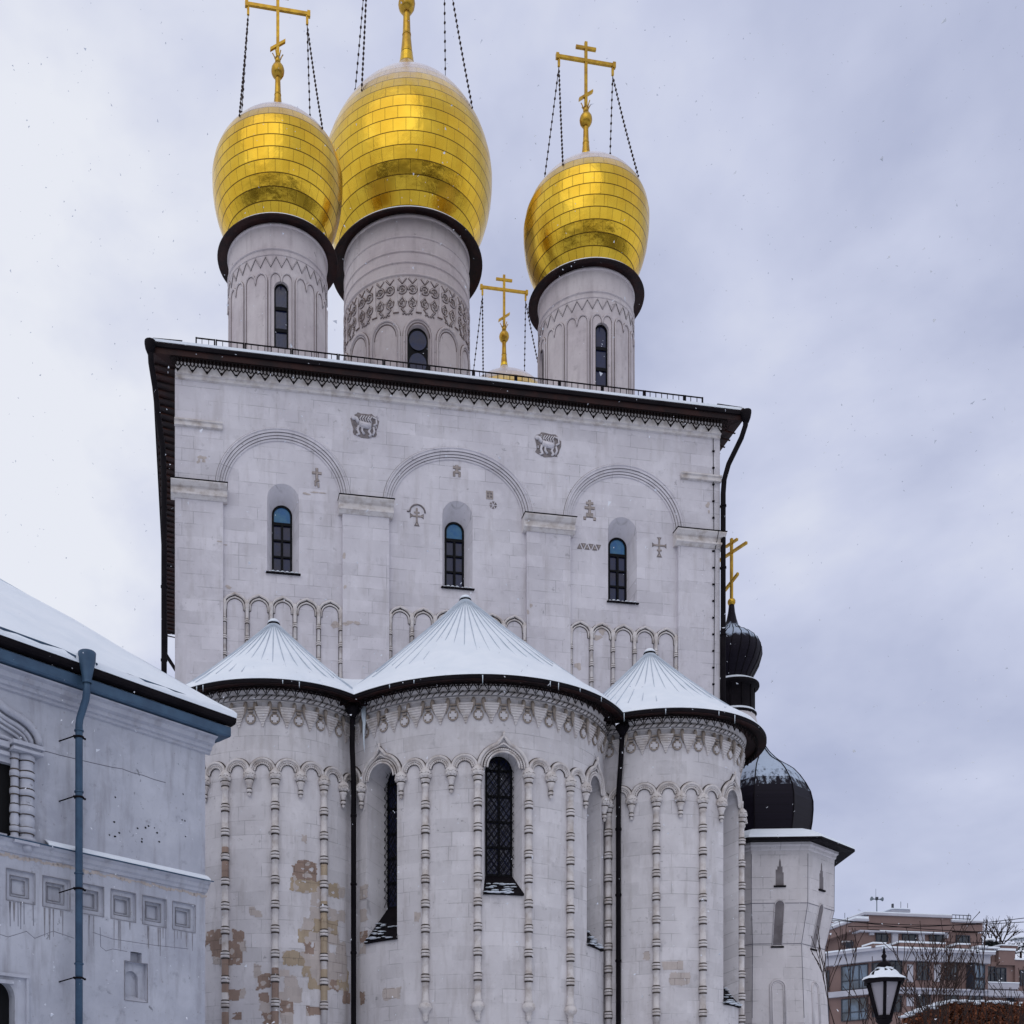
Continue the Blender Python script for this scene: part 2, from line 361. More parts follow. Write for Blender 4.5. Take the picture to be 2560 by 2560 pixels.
# tympana inside the arches
for (ac, ar, ah), wn_ in zip(archs, wins):
    n = 24; ri, hi = ar-.34, ah-.34
    hole = wn_
    xs = sorted({round(ac-ri*math.cos(PI*i/n), 5) for i in range(n+1)} | {round(wn_[0]-wn_[1]*math.cos(PI*i/14), 5) for i in range(15)})
    for x0, x1 in zip(xs[:-1], xs[1:]):
        t = lambda x: ZS+hi*math.sqrt(max(0, 1-((x-ac)/ri)**2))
        def lo(x):
            if abs((x0+x1)/2-wn_[0]) < wn_[1]: return max(ZS, wn_[3]+wn_[4]*math.sqrt(max(0, 1-min(1, abs(x-wn_[0])/wn_[1])**2)))
            return ZS
        b.quad((x0, lo(x0), 0), (x1, lo(x1), 0), (x1, t(x1), 0), (x0, t(x0), 0))
# spandrel wall above, standing proud of the field
PO = .16
xs = {-10., 10.}
for ac, ar, ah in archs: xs |= {round(ac-ar*math.cos(PI*i/28), 5) for i in range(29)}
xs = sorted(xs)
for x0, x1 in zip(xs[:-1], xs[1:]):
    def lo(x):
        for ac, ar, ah in archs:
            if abs((x0+x1)/2-ac) < ar: return ZS+ah*math.sqrt(max(0, 1-min(1, abs(x-ac)/ar)**2))
        return ZS
    b.quad((x0, lo(x0), PO), (x1, lo(x1), PO), (x1, ZT+.3, PO), (x0, ZT+.3, PO))
for (sc_, hw, zb, zs, rise) in wins:                                     # splayed reveals
    A = b.outline(sc_, hw, zb, zs, rise); B = b.outline(sc_, .36, zb+.14, 22.86, .36)
    b.reveal(A, 0, B, -.52)
# the other three sides
for wp, L in ((flat(10, 0, 0, 1), 20), (flat(-10, 20, 0, -1), 20), (flat(10, 20, -1, 0), 20)):
    b.warp = wp; b.wall(0, L, G, ZT+.3, (), 5., 0)
b.warp = W0
b.quad((-10, ZS, 0), (-10, ZS, PO), (-10, ZT+.3, PO), (-10, ZT+.3, 0)); b.quad((10, ZS, PO), (10, ZS, 0), (10, ZT+.3, 0), (10, ZT+.3, PO))
b.build('wall', 'wall', cath)
for ac, ar, ah in archs:                                                 # stepped archivolts
    b = MB(W0); n = 40
    steps = [(0, PO), (.10, PO), (.10, .115), (.19, .115), (.19, .075), (.27, .075), (.27, .035), (.345, .035), (.345, 0)]
    b.smooth = False
    for i in range(n):
        t0, t1 = PI*i/n, PI*(i+1)/n
        for (d0, o0), (d1, o1) in zip(steps[:-1], steps[1:]):
            q = lambda d, t: (ac-(ar-d)*math.cos(t), ZS+(ah-d)*math.sin(t))
            b.quad((*q(d0, t0), o0), (*q(d1, t0), o1), (*q(d1, t1), o1), (*q(d0, t1), o0))
    b.tube([(ac-(ar+.0)*math.cos(PI*i/n), ZS+ah*math.sin(PI*i/n), PO) for i in range(n+1)], .035, 5); b.mi = 1
    for d, oo in ((-.035, PO-.004), (.10, .114), (.19, .074), (.27, .034)): b.tube([(ac-(ar-d)*math.cos(PI*i/n), ZS+(ah-d)*math.sin(PI*i/n), oo) for i in range(n+1)], .012, 4)
    b.build('arch_moulding', ['wall', 'grime'], cath)
for s0, s1 in ((-10, -8.36), (-4.19, -2.52), (2.54, 4.19), (8.36, 10)):      # pilasters and capitals
    b = MB(W0); b.box(s0, s1, G, 22.78, 0.001, PO-.003); p_ = b.build('pilaster', 'wall', cath)
    b = MB(W0); e0, e1 = (s0-.12, s1+.16); n0 = s0-.10 if s0 > -9 else s0-.12
    pr = [(22.76, .0), (22.76, PO+.03), (22.84, PO+.12), (22.86, PO+.16), (22.93, PO+.16), (22.95, PO+.10), (23.10, PO+.10), (23.13, PO+.18), (23.21, PO+.26), (23.24, PO+.28), (23.27, PO+.28), (23.285, 0)]
    b.xprism(s0-.14, s1+.14, pr); b.build('capital', 'trim', p_)
    b = MB(W0); b.box(s0-.16, s1+.16, 23.288, 23.305, 0, PO+.30); b.build('flashing', 'black', p_)
for s0, s1, z in ((-10.02, -8.38, 25.22), (8.44, 10.02, 25.22)):
    b = MB(W0); b.xprism(s0, s1, [(z, PO), (z+.02, PO+.10), (z+.14, PO+.10), (z+.17, PO+.15), (z+.22, PO+.15), (z+.25, PO)]); b.build('string_course', 'trim', cath)
# windows of the main wall
for i, (sc_, hw, zb, zs, rise) in enumerate(wins):
    b = MB(W0); O = -.50
    out = b.outline(sc_, .36, zb+.10, 22.86, .36, 16); inn = b.outline(sc_, .29, zb+.20, 22.86, .29, 16)
    for j in range(len(out)):
        k_ = (j+1) % len(out); b.quad((*out[j], O), (*out[k_], O), (*inn[k_], O), (*inn[j], O)); b.quad((*inn[j], O), (*inn[k_], O), (*inn[k_], O-.06), (*inn[j], O-.06))
    b.box(sc_-.04, sc_+.04, zb+.18, 22.52, O-.05, O+.02)
    for z in (22.49,): b.box(sc_-.30, sc_+.30, z, z+.10, O-.05, O+.023)
    for z in (21.35, 21.93): b.box(sc_-.30, sc_+.30, z, z+.06, O-.05, O+.017)
    fr = b.build('window', 'frame', cath)
    b = MB(W0); b.poly(b.outline(sc_, .30, zb+.16, 22.50, 0), O-.06, O-.04, False); b.build('pane', 'glass', fr)
    b = MB(W0); b.poly(b.outline(sc_, .30, 22.51, 22.86, .30), O-.06, O-.04, False); b.build('pane', 'bluepane', fr)
    b = MB(W0); b.quad((sc_-hw-.05, zb-.06, .10), (sc_+hw+.05, zb-.06, .10), (sc_+hw+.0, zb+.12, -.48), (sc_-hw-.0, zb+.12, -.48)); b.box(sc_-hw-.05, sc_+hw+.05, zb-.09, zb-.055, .0, .10)
    sl_ = b.build('sill', 'black', fr)
    b = MB(W0)
    for r_ in range(4):
        for q_ in range(7):
            x = sc_-.52+q_*.165+(r_ % 2)*.06; o = .02-.12*r_
            if abs(x-sc_) < .50 and random.random() < .8: b.sphere(x, zb-.03+.035*(r_+.5), o, .075, 6, .03)
    b.build('snow', 'snow', fr)
# blind arcade
ZA = 19.24
def arcade(bays, pitch):
    for s0, cnt in bays:
        b = MB(W0)
        for i in range(cnt):
            c = s0+(i+.5)*pitch; hw = pitch/2+.01
            for rad, rt, oo in ((hw-.02, .042, .05), (hw-.11, .028, .03)):
                pts = [(c-rad, ZA-.12, oo)]
                for k_ in range(17):
                    t = PI*k_/16; x = c-rad*math.cos(t); tip = .075*math.exp(-((x-c)/.07)**2) if rad > hw-.05 else .02*math.exp(-((x-c)/.08)**2)
                    pts.append((x, ZA-.03+rad*1.08*max(0, math.sin(t))**.82+tip*.6, oo))
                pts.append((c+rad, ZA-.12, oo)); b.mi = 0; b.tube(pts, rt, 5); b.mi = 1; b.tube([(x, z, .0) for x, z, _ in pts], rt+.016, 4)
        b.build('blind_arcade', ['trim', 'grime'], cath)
        for i in range(cnt+1):
            c = s0+i*pitch
            if i in (0, cnt): c += .05 if i == 0 else -.05
            prof = [(.05, 16.6), (.05, 17.0)]
            z = 17.1
            while z < 18.75:
                prof += [(.055, z), (.055, z+.40), (.085, z+.42), (.085, z+.46), (.06, z+.47), (.085, z+.49), (.085, z+.53), (.055, z+.55)]; z += .58
            prof += [(.055, 18.9), (.07, ZA), (.09, ZA+.10), (.03, ZA+.25)]
            b = MB(W0); b.lathe(c, .06, prof, 8); b.mi = 1
            z = 17.1
            while z < 18.75:
                for dz_ in (.405, .475, .545): b.lathe(c, .06, [(.055, z+dz_-.022), (.080, z+dz_), (.055, z+dz_+.022)], 8, caps=False)
                z += .58
            for sg in (-1, 1): b.tube([(c+sg*.075, 16.6, .0), (c+sg*.075, ZA-.1, .0)], .012, 3)
            b.build('colonnette', ['trim', 'grime'], cath)
arcade([(-8.36, 5), (4.19, 5)], .834); arcade([(-2.52, 6)], .843)

rc = random.Random(31)
for x0, y0, w_, h_ in ((560,1362,14,3),(860,1395,8,14),(862,1475,6,10),(840,1562,22,16),(868,1562,20,10),(890,1562,16,10),(572,1468,14,9),(548,1360,10,4),(1492,1592,30,14),(1505,1580,16,18),(1445,1668,18,16),(1315,1535,8,10),(1325,1520,6,10),(505,1155,14,12),(495,1160,8,8),(1765,1270,10,12),(1768,1285,6,10),(770,1235,20,6),(795,1232,26,4)):
    x, z = onY(x0, y0, 0); w2, h2 = w_*.0105, h_*.0105
    inpil = any(a <= x <= c for a, c in ((-10, -8.36), (-4.19, -2.52), (2.54, 4.19), (8.36, 10))); o = PO-.003 if (inpil or z > 25.6) else 0.
    b = MB(W0)
    for q in range(3):
        cx_, cz_ = x+rc.uniform(-w2, w2)*.5, z+rc.uniform(-h2, h2)*.5
        b.poly([(cx_+w2*.6*rc.uniform(.5, 1.2)*math.cos(t), cz_+h2*.6*rc.uniform(.5, 1.2)*math.sin(t)) for t in [i*PI/4 for i in range(8)]], o, o+.006+q*.002, False)
    b.build('chipped_whitewash', 'bare3', cath)
# carved emblems in the wall
def tube2(b, pts, o, r, n=5): b.tube([(x, z, o) for x, z in pts], r, n)
def relief(cx, cz, kind):
    b = MB(W0); n = 26; b.mi = 0
    pts = [(cx+(.47+.045*math.sin(5*t+kind)+.03*math.sin(11*t))*abs(math.cos(t))**.6*math.copysign(1, math.cos(t)), cz+(.43+.03*math.sin(7*t+kind))*abs(math.sin(t))**.6*math.copysign(1, math.sin(t))) for t in [2*PI*i/n for i in range(n)]]
    b.poly(pts, PO, PO+.012)
    b.mi = 1; O = PO+.03
    T = lambda l, r: tube2(b, [(cx+x*(1 if kind else 1), cz+z) for x, z in l], O, r)
    T([(-.22, .02), (0, -.02), (.22, -.04)], .11); T([(-.22, .05), (-.30, .2), (-.38, .22)], .07)
    T([(-.22, -.05), (-.26, -.2), (-.2, -.34), (-.30, -.38)], .045); T([(-.10, -.06), (-.10, -.22), (-.02, -.33)], .04)
    T([(.2, -.08), (.14, -.22), (.22, -.33), (.14, -.38)], .045); T([(.30, -.05), (.34, -.2), (.28, -.34)], .04)
    T([(.30, .0), (.42, .08), (.40, .26), (.28, .30)], .035); b.sphere(cx-.40, cz+.22, O, .085, 8, .08, .05)
    for i in range(5): T([(-.12+.09*i, .10), (-.18+.09*i, .22), (-.10+.09*i, .33)], .022)
    random.seed(11+kind)
    for i in range(10):
        x, z = random.uniform(-.42, .42), random.uniform(-.40, .38); T([(x, z), (x+.05, z+.03), (x+.06, z-.03), (x+.01, z-.04)], .016)
    b.build('relief_panel', ['reliefdark', 'wall'], cath, 'carved relief of a winged beast' if kind == 0 else 'carved relief of a striding beast')
relief(*onY(912, 1064, -PO), 0); relief(*onY(1369, 1113, -PO), 1)
def emblem(name, px, py, fn, lab, Y=0.):
    x, z = onY(px, py, -Y); b = MB(W0); fn(b, x, z, Y); b.build(name, ['relief', 'reliefdark'], cath, lab)
def bar(b, x0, z0, x1, z1, t, o):
    dx, dz = x1-x0, z1-z0; L = math.hypot(dx, dz); nx, nz = -dz/L*t/2, dx/L*t/2
    b.mi = 1; k_ = 1.45
    b.poly([(x0+nx*k_, z0+nz*k_), (x0-nx*k_, z0-nz*k_), (x1-nx*k_, z1-nz*k_), (x1+nx*k_, z1+nz*k_)], o, o+.006)
    b.mi = 0; b.poly([(x0+nx, z0+nz), (x0-nx, z0-nz), (x1-nx, z1-nz), (x1+nx, z1+nz)], o+.006, o+.02)
def tri(b, pts, o):
    cx, cz = sum(p[0] for p in pts)/3, sum(p[1] for p in pts)/3
    b.mi = 1; b.poly(pts, o, o+.010); b.mi = 0; b.poly([(cx+(x-cx)*.45, cz+(z-cz)*.45) for x, z in pts], o+.010, o+.022)
def e1(b, x, z, o):
    bar(b, x, z-.14, x, z+.32, .07, o); bar(b, x-.17, z+.14, x+.17, z+.14, .07, o+.002); bar(b, x-.08, z-.18, x+.08, z-.10, .06, o+.003); bar(b, x+.06, z-.36, x+.05, z-.2, .05, o+.004); bar(b, x-.05, z-.32, x-.04, z-.2, .05, o+.004)
def e2(b, x, z, o):
    bar(b, x, z-.05, x, z+.20, .08, o); bar(b, x-.14, z+.11, x+.14, z+.10, .08, o+.002); bar(b, x-.11, z-.06, x+.11, z-.06, .06, o+.003); bar(b, x-.10, z-.22, x-.10, z-.04, .06, o+.004); bar(b, x+.10, z-.22, x+.10, z-.04, .06, o+.005)
def e3(b, x, z, o):
    bar(b, x, z-.22, x, z+.28, .05, o); bar(b, x-.17, z-.01, x+.17, z-.01, .045, o+.002); bar(b, x-.10, z+.12, x+.10, z+.12, .045, o+.003)
    tri(b, [(x-.25, z+.09), (x-.25, z-.10), (x-.10, z)], o); tri(b, [(x+.25, z-.10), (x+.25, z+.09), (x+.10, z)], o); tri(b, [(x-.10, z-.37), (x+.10, z-.37), (x, z-.16)], o)
    b.mi = 1; b.tube([(x+.02-.28*math.cos(PI*i/12), z+.12+.28*math.sin(PI*i/12), o+.015) for i in range(13)], .028, 5); b.tube([(x-.36, z+.13, o+.01), (x-.24, z+.13, o+.01)], .026, 5)
def e4(b, x, z, o):
    bar(b, x, z-.26, x, z+.36, .075, o); bar(b, x-.14, z+.24, x+.14, z+.24, .075, o+.002); bar(b, x-.19, z+.07, x+.19, z+.07, .08, o+.003); bar(b, x-.13, z-.20, x+.13, z-.20, .12, o+.004)
    bar(b, x-.24, z-.32, x-.14, z-.32, .09, o); bar(b, x+.14, z-.32, x+.24, z-.32, .09, o)
def e5(b, x, z, o):
    bar(b, x, z-.20, x, z+.28, .05, o); bar(b, x-.22, z+.06, x+.22, z+.06, .05, o+.002); bar(b, x-.09, z-.12, x+.09, z-.12, .05, o+.003)
    tri(b, [(x-.28, z+.15), (x-.28, z-.03), (x-.15, z+.06)], o); tri(b, [(x+.28, z-.03), (x+.28, z+.15), (x+.15, z+.06)], o); tri(b, [(x-.11, z-.38), (x+.11, z-.38), (x, z-.17)], o); tri(b, [(x, z+.20), (x+.09, z+.36), (x-.09, z+.36)], o)
def e6(b, x, z, o):
    for i in range(3):
        c = x-.30+i*.29
        tri(b, [(c-.11, z-.11), (c+.09, z-.11), (c-.01, z+.10)], o); tri(b, [(c+.04, z+.11), (c+.24, z+.11), (c+.14, z-.10)], o)
def e7(b, x, z, o):
    b.mi = 0; b.poly([(x-.13, z-.15), (x+.13, z-.15), (x+.13, z+.15), (x-.13, z+.15)], o, o+.015); b.mi = 1
    for i in (-.06, .055):
        for j in (-.06, .05): b.poly([(x+i-.035, z+j-.035), (x+i+.035, z+j-.035), (x+i+.035, z+j+.035), (x+i-.035, z+j+.035)], o+.015, o+.021)
def e8(b, x, z, o):
    b.mi = 1
    for i in range(6):
        t = i*PI/3+.5; u, v = math.cos(t), math.sin(t)
        b.poly([(x+.035*u, z+.035*v), (x+.13*u-.05*-v, z+.13*v-.05*u), (x+.13*u+.05*-v, z+.13*v+.05*u)][::-1], o, o+.012)
emblem('carved_cross', 792, 1193, e1, 'three-barred cross carved in grey stone')
emblem('carved_cross', 1142, 1177, e2, 'small forked cross carved in grey stone')
emblem('carved_cross', 1042, 1290, e3, 'flared cross under an arc carved in grey stone')
emblem('carved_cross', 1474, 1275, e4, 'stepped cross carved in grey stone')
emblem('carved_cross', 1648, 1368, e5, 'cross with triangular ends carved in grey stone')
emblem('carved_frieze', 1469, 1367, e6, 'row of triangles carved in grey stone')
emblem('carved_rosette', 1224, 1238, e7, 'square block with four holes')
emblem('carved_rosette', 1233, 1263, e8, 'small six-petal rosette')

# eaves, lace fringe, roof, railing
EX, EY0, EY1 = 10.74, -.50, 20.5
b = MB()
def ringbox(b, x0, x1, y0, y1, xi0, xi1, yi0, yi1, z0, z1, zi0=None, zi1=None):
    zi0 = z0 if zi0 is None else zi0; zi1 = z1 if zi1 is None else zi1
    O = [(x0, y0), (x1, y0), (x1, y1), (x0, y1)]; I = [(xi0, yi0), (xi1, yi0), (xi1, yi1), (xi0, yi1)]
    for i in range(4):
        j = (i+1) % 4
        b.quad((O[i][0], z0, O[i][1]), (O[j][0], z0, O[j][1]), (O[j][0], z1, O[j][1]), (O[i][0], z1, O[i][1]))
        b.quad((I[i][0], zi0, I[i][1]), (I[j][0], zi0, I[j][1]), (O[j][0], z0, O[j][1]), (O[i][0], z0, O[i][1]))
        b.quad((O[i][0], z1, O[i][1]), (O[j][0], z1, O[j][1]), (I[j][0], zi1, I[j][1]), (I[i][0], zi1, I[i][1]))
ringbox(b, -EX, EX, EY0, EY1, -9.9, 9.9, .1, 19.9, 27.42, 27.80, 27.30, 27.95)
eav = b.build('eaves', 'brown', cath)
b = MB(); ringbox(b, -EX-.06, EX+.06, EY0-.06, EY1+.06, -EX+.1, EX-.1, EY0+.1, EY1-.1, 27.62, 27.74)
b.build('gutter', 'black', eav)
b = MB(W0)                                                              # rafters under the side eaves
for x0, x1 in ((-EX+.03, -10.02), (10.02, EX-.03)):
    b = MB(W0)
    for y in [i*.42 for i in range(50)]: b.warp = ident; b.quad((x0, 27.405, y), (x1, 27.29, y), (x1, 27.27, y), (x0, 27.36, y)); b.quad((x0, 27.36, y), (x1, 27.27, y), (x1, 27.27, y+.06), (x0, 27.36, y+.06)); b.quad((x0, 27.36, y+.06), (x1, 27.27, y+.06), (x1, 27.29, y+.06), (x0, 27.405, y+.06))
    b.build('rafters', 'rust', eav)
b = MB(W0)
b.xprism(-9.98, 9.98, [(26.84, PO), (26.86, PO+.08), (26.95, PO+.10), (26.97, PO+.16), (27.20, PO+.20), (27.30, PO+.25), (27.33, PO)])
b.build('cornice', 'trim', cath)
def lace(b, s0, s1, zt, pitch, o, r=.016, kind=0):
    n = int(round((s1-s0)/pitch)); pitch = (s1-s0)/n; q = pitch/4
    for i in range(n):
        a = s0+i*pitch
        if kind == 0:
            for row, cnt, off in ((0, 4, 0), (1, 4, .5)):
                for k_ in range(cnt):
                    c = a+(k_+off)*q+q/2; z = zt-.01-row*.125
                    b.tube([(c-q*.5*math.cos(PI*j/6), z-.15*math.sin(PI*j/6), o) for j in range(7)], r, 4, False, False)
            c = a+pitch/2
            b.tube([(c-.15, zt-.25, o), (c-.07, zt-.36, o), (c, zt-.48, o), (c+.07, zt-.36, o), (c+.15, zt-.25, o)], r*1.15, 4, False, False)
            b.sphere(c, zt-.41, o, .04, 5)
        else:
            c = a+pitch/2
            b.tube([(a, zt-.01, o), (c, zt-.25, o), (a+pitch, zt-.01, o)], r, 4, False, False)
            b.tube([(c-.06, zt-.02, o), (c, zt-.10, o), (c+.06, zt-.02, o)], r*.9, 4, False, False)
            b.tube([(c, zt, o), (c, zt-.2, o)], r*.8, 4, False, False)
    b.tube([(s0+(s1-s0)*i/(n*2), zt, o) for i in range(n*2+1)], r*1.2, 4, False, False)
    if kind == 1: b.tube([(s0+(s1-s0)*i/(n*2), zt-.085, o) for i in range(n*2+1)], r*.8, 4, False, False)
b = MB(W0); lace(b, -10.15, 10.15, 27.40, .49, .46, .021); b.build('lace_fringe', 'lace', eav)
b = MB(); ringbox(b, -EX-.02, EX+.02, EY0-.02, EY1+.02, -EX+1, EX-1, EY0+1, EY1-1, 27.81, 27.90, 27.82, 28.06)
b.face([b.p(x, z, y) for x, z, y in ((-EX+1, 28.06, EY0+1), (EX-1, 28.06, EY0+1), (0, 28.9, 10))]); b.face([b.p(x, z, y) for x, z, y in ((EX-1, 28.06, EY0+1), (EX-1, 28.06, EY1-1), (0, 28.9, 10))])
b.face([b.p(x, z, y) for x, z, y in ((EX-1, 28.06, EY1-1), (-EX+1, 28.06, EY1-1), (0, 28.9, 10))]); b.face([b.p(x, z, y) for x, z, y in ((-EX+1, 28.06, EY1-1), (-EX+1, 28.06, EY0+1), (0, 28.9, 10))])
b.build('roof', 'snow', cath)
# corner hoods of dark tin
for sg in (-1, 1):
    b = MB(); x = sg*EX
    for x_, z_, y_, r_ in ((x, 27.80, EY0, .10),): b.sphere(x_, z_-.05, y_, r_, 10, .14)
    b.face([b.p(x, 27.93, EY0), b.p(x-sg*1.0, 27.96, EY0+.0), b.p(x-sg*.9, 28.12, EY0+.9)]); b.build('corner_cap', 'brown', eav)
xs = [-9.31, -8.62, -7.62, -5.97, -4.33, -2.69, -1.05, .59, 2.17, 3.82, 5.46, 7.09, 8.67, 9.41]
xs = [x*1.0-.0075*(x+9.373)*1. for x in xs]
for x0, x1 in zip(xs[:-1], xs[1:]):
    b = MB(W0); O = .30
    b.box(x0+.03, x1-.03, 28.22, 28.255, O-.015, O+.015); b.box(x0+.03, x1-.03, 27.93, 27.96, O-.015, O+.015)
    for x in (x0+.03, x1-.03): b.box(x-.024, x+.024, 27.8, 28.255, O-.024, O+.024)
    n = max(2, int(round((x1-x0)/.235)))
    for i in range(1, n): x = x0+(x1-x0)*i/n; b.box(x-.011, x+.011, 27.95, 28.23, O-.010, O+.010)
    b.build('railing', 'black', cath)

# downpipes
def pipe(name, pts, r, m, parent, rings=(), n=10, extra=None):
    b = MB(); b.tube([(x, z, y) for x, y, z in pts], r, n)
    for (x, y, z, rr, h) in rings: b.lathe(x, y, [(rr, z), (rr, z+h)], n)
    if extra: extra(b)
    return b.build(name, m, parent)
pipe('downpipe', [(10.82, -.60, 27.62), (10.80, -.59, 27.2), (10.66, -.55, 26.75), (10.25, -.35, 25.85), (9.97+.14, -.28, 25.3), (10.08, -.26, 24.8), (10.08, -.26, G)], .095, 'black', cath,
     [(10.08, -.26, z, .12, .06) for z in (24.3, 22.0, 19.5, 17, 14, 11, 8, 5)])
b = MB(); b.lathe(10.82, -.60, [(.10, 27.3), (.16, 27.45), (.19, 27.62), (.19, 27.72)], 12); b.build('rain_hopper', 'black', cath)
pipe('downpipe', [(-10.82, -.60, 27.62), (-10.79, -.60, 27.0), (-10.66, -.58, 26.2), (-10.55, -.55, 25.2), (-10.40, -.50, 24.2), (-10.36, -.45, 23.0), (-10.36, -.42, G)], .095, 'black', cath,
     [(-10.36, -.42, z, .12, .06) for z in (22.2, 19.5, 17, 14.5)])
b = MB(); b.lathe(-10.82, -.60, [(.10, 27.3), (.16, 27.45), (.19, 27.62), (.19, 27.72)], 12); b.build('rain_hopper', 'black', cath)
pipe('downpipe', [(-10.8, 20.7, 27.5), (-10.8, 20.6, 26.4), (-10.05, 19.95, 25.0), (-10.10, 19.9, G)], .10, 'black', cath)
# lightning conductor down the right edge
b = MB(W0); b.tube([(9.72, 27.0, PO+.03), (9.74, 23.4, PO+.04), (9.80, 23.25, PO+.32), (9.78, 22.7, PO+.05), (9.72, 15, PO+.03)], .012, 4)
for z in [15.2+i*.62 for i in range(19)]: b.box(9.69, 9.77, z, z+.05, PO-.01, PO+.05)
b.build('lightning_conductor', 'black', cath)

# ------------------------------------------------------------------ drums and domes
def ellipse_dome(zm, R, a, bb, n_, z0, ztip, rtip, nl=2.):
    prof = []
    for i in range(15):
        t = (zm-z0)/bb*(1-i/15); prof.append((R*(1-t**nl)**(1/nl), zm-t*bb))
    for i in range(19):
        t = i/20*1.0; prof.append((R*(1-t**n_)**(1/n_), zm+t*a))
    r9, z9 = prof[-1]
    for i in range(1, 9):
        u = i/8; prof.append((rtip+(r9-rtip)*(1-u)**2.2, z9+(ztip-z9)*u))
    return prof
def banded(b, X, Y, prof, R, bh, n):
    """dome laid in rings of sheet metal: each ring is its own cone band"""
    L = [0]
    for (r0, z0), (r1, z1) in zip(prof[:-1], prof[1:]): L.append(L[-1]+math.hypot(r1-r0, z1-z0))
    def at(d):
        for i in range(len(prof)-1):
            if d <= L[i+1]+1e-9:
                u = (d-L[i])/(L[i+1]-L[i]+1e-9); return (prof[i][0]+(prof[i+1][0]-prof[i][0])*u, prof[i][1]+(prof[i+1][1]-prof[i][1])*u)
        return prof[-1]
    k_ = 0
    while k_*bh < L[-1]-.02:
        d0, d1 = k_*bh, min((k_+1)*bh, L[-1]); dm = (d0+d1)/2
        seg = [at(d0), at(dm), at(d1)]
        # nearly flat sheet, a little bulge in the middle
        m_ = ((seg[0][0]+seg[2][0])*.28+seg[1][0]*.44, (seg[0][1]+seg[2][1])*.28+seg[1][1]*.44)
        base = len(b.uv); b.lathe(X, Y, [seg[0], m_, seg[2]], n, True, R)
        for i in range(base, len(b.uv)): b.uv[i] = (b.uv[i][0], b.uv[i][1]+d0)
        k_ += 1
def cross(X, Y, z0, k_, parent):
    """three-barred cross on ball and tapered pole, z0 = height of the ball centre, k_ = scale"""
    b = MB()
    Z = lambda d: z0+d*k_
    b.lathe(X, Y, [(.19*k_, Z(-1.75)), (.165*k_, Z(-1.35)), (.12*k_, Z(-.9)), (.10*k_, Z(-.35)), (.12*k_, Z(-.30))], 12)
    b.lathe(X, Y, [(.13*k_, Z(-.95)), (.135*k_, Z(-.92)), (.13*k_, Z(-.89))], 12)
    b.sphere(X, Z(0), Y, .255*k_, 14, .29*k_)
    b.lathe(X, Y, [(.11*k_, Z(.26)), (.11*k_, Z(.40)), (.10*k_, Z(.52))], 10)
    for i in range(6):
        t = i*PI/3; b.tube([(X+.10*k_*math.cos(t), Z(.45), Y+.10*k_*math.sin(t)), (X+.14*k_*math.cos(t), Z(.56), Y+.14*k_*math.sin(t)), (X+.20*k_*math.cos(t), Z(.66), Y+.20*k_*math.sin(t))], .022*k_, 5)
    t_ = .055*k_
    b.box(X-t_*1.05, X+t_*1.05, Z(.3), Z(3.13), Y-t_*.8, Y+t_*.8)
    b.box(X-.42*k_, X+.42*k_, Z(2.83), Z(2.94), Y-t_*.83, Y+t_*.83)
    b.box(X-1.19*k_, X+1.19*k_, Z(2.32), Z(2.44), Y-t_*.86, Y+t_*.86)
    for sg in (-1, 1):
        b.box(X+sg*1.19*k_-.06*k_, X+sg*1.19*k_+.06*k_, Z(2.27), Z(2.49), Y-t_*1.1, Y+t_*1.1)
        b.box(X+sg*1.13*k_-.045*k_, X+sg*1.13*k_+.045*k_, Z(1.97), Z(2.32), Y-t_*.6, Y+t_*.6)
    # slanted lower bar
    a0, a1 = (-.29*k_, .78), (.29*k_, 1.20)
    for yy in (1,):
        pts = [(X+a0[0], Z(a0[1]-.055)), (X+a1[0], Z(a1[1]-.055)), (X+a1[0], Z(a1[1]+.055)), (X+a0[0], Z(a0[1]+.055))]
        f_ = [b.p(x, z, Y-t_*.9) for x, z in pts]; g_ = [b.p(x, z, Y+t_*.9) for x, z in pts]
        b.face(f_); b.face(g_[::-1])
        for i in range(4): j = (i+1) % 4; b.face([f_[j], f_[i], g_[i], g_[j]])
    b.build('cross', 'goldplain', parent)
def chain(A, B, parent, bead=.045, step=.24):
    A, B = Vector(A), Vector(B); L = (B-A).length; b = MB(); n = int(L/step)
    P = [A.lerp(B, i/24) - Vector((0, 0, .10*L/5*math.sin(PI*i/24))) for i in range(25)]
    b.tube([(p.x, p.z, p.y) for p in P], .014, 4)
    for i in range(1, n):
        f_ = i/n; p = A.lerp(B, f_) - Vector((0, 0, .10*L/5*math.sin(PI*f_))); b.sphere(p.x, p.z, p.y, bead, 6, bead*1.35)
    b.sphere(B.x, B.z, B.y, .04, 6); b.build('chain', 'chain', parent)
def rad_at(prof, z):
    for (r0, z0), (r1, z1) in zip(prof[:-1], prof[1:]):
        if z0 <= z <= z1: return r0+(r1-r0)*(z-z0)/(z1-z0+1e-9)
    return 0
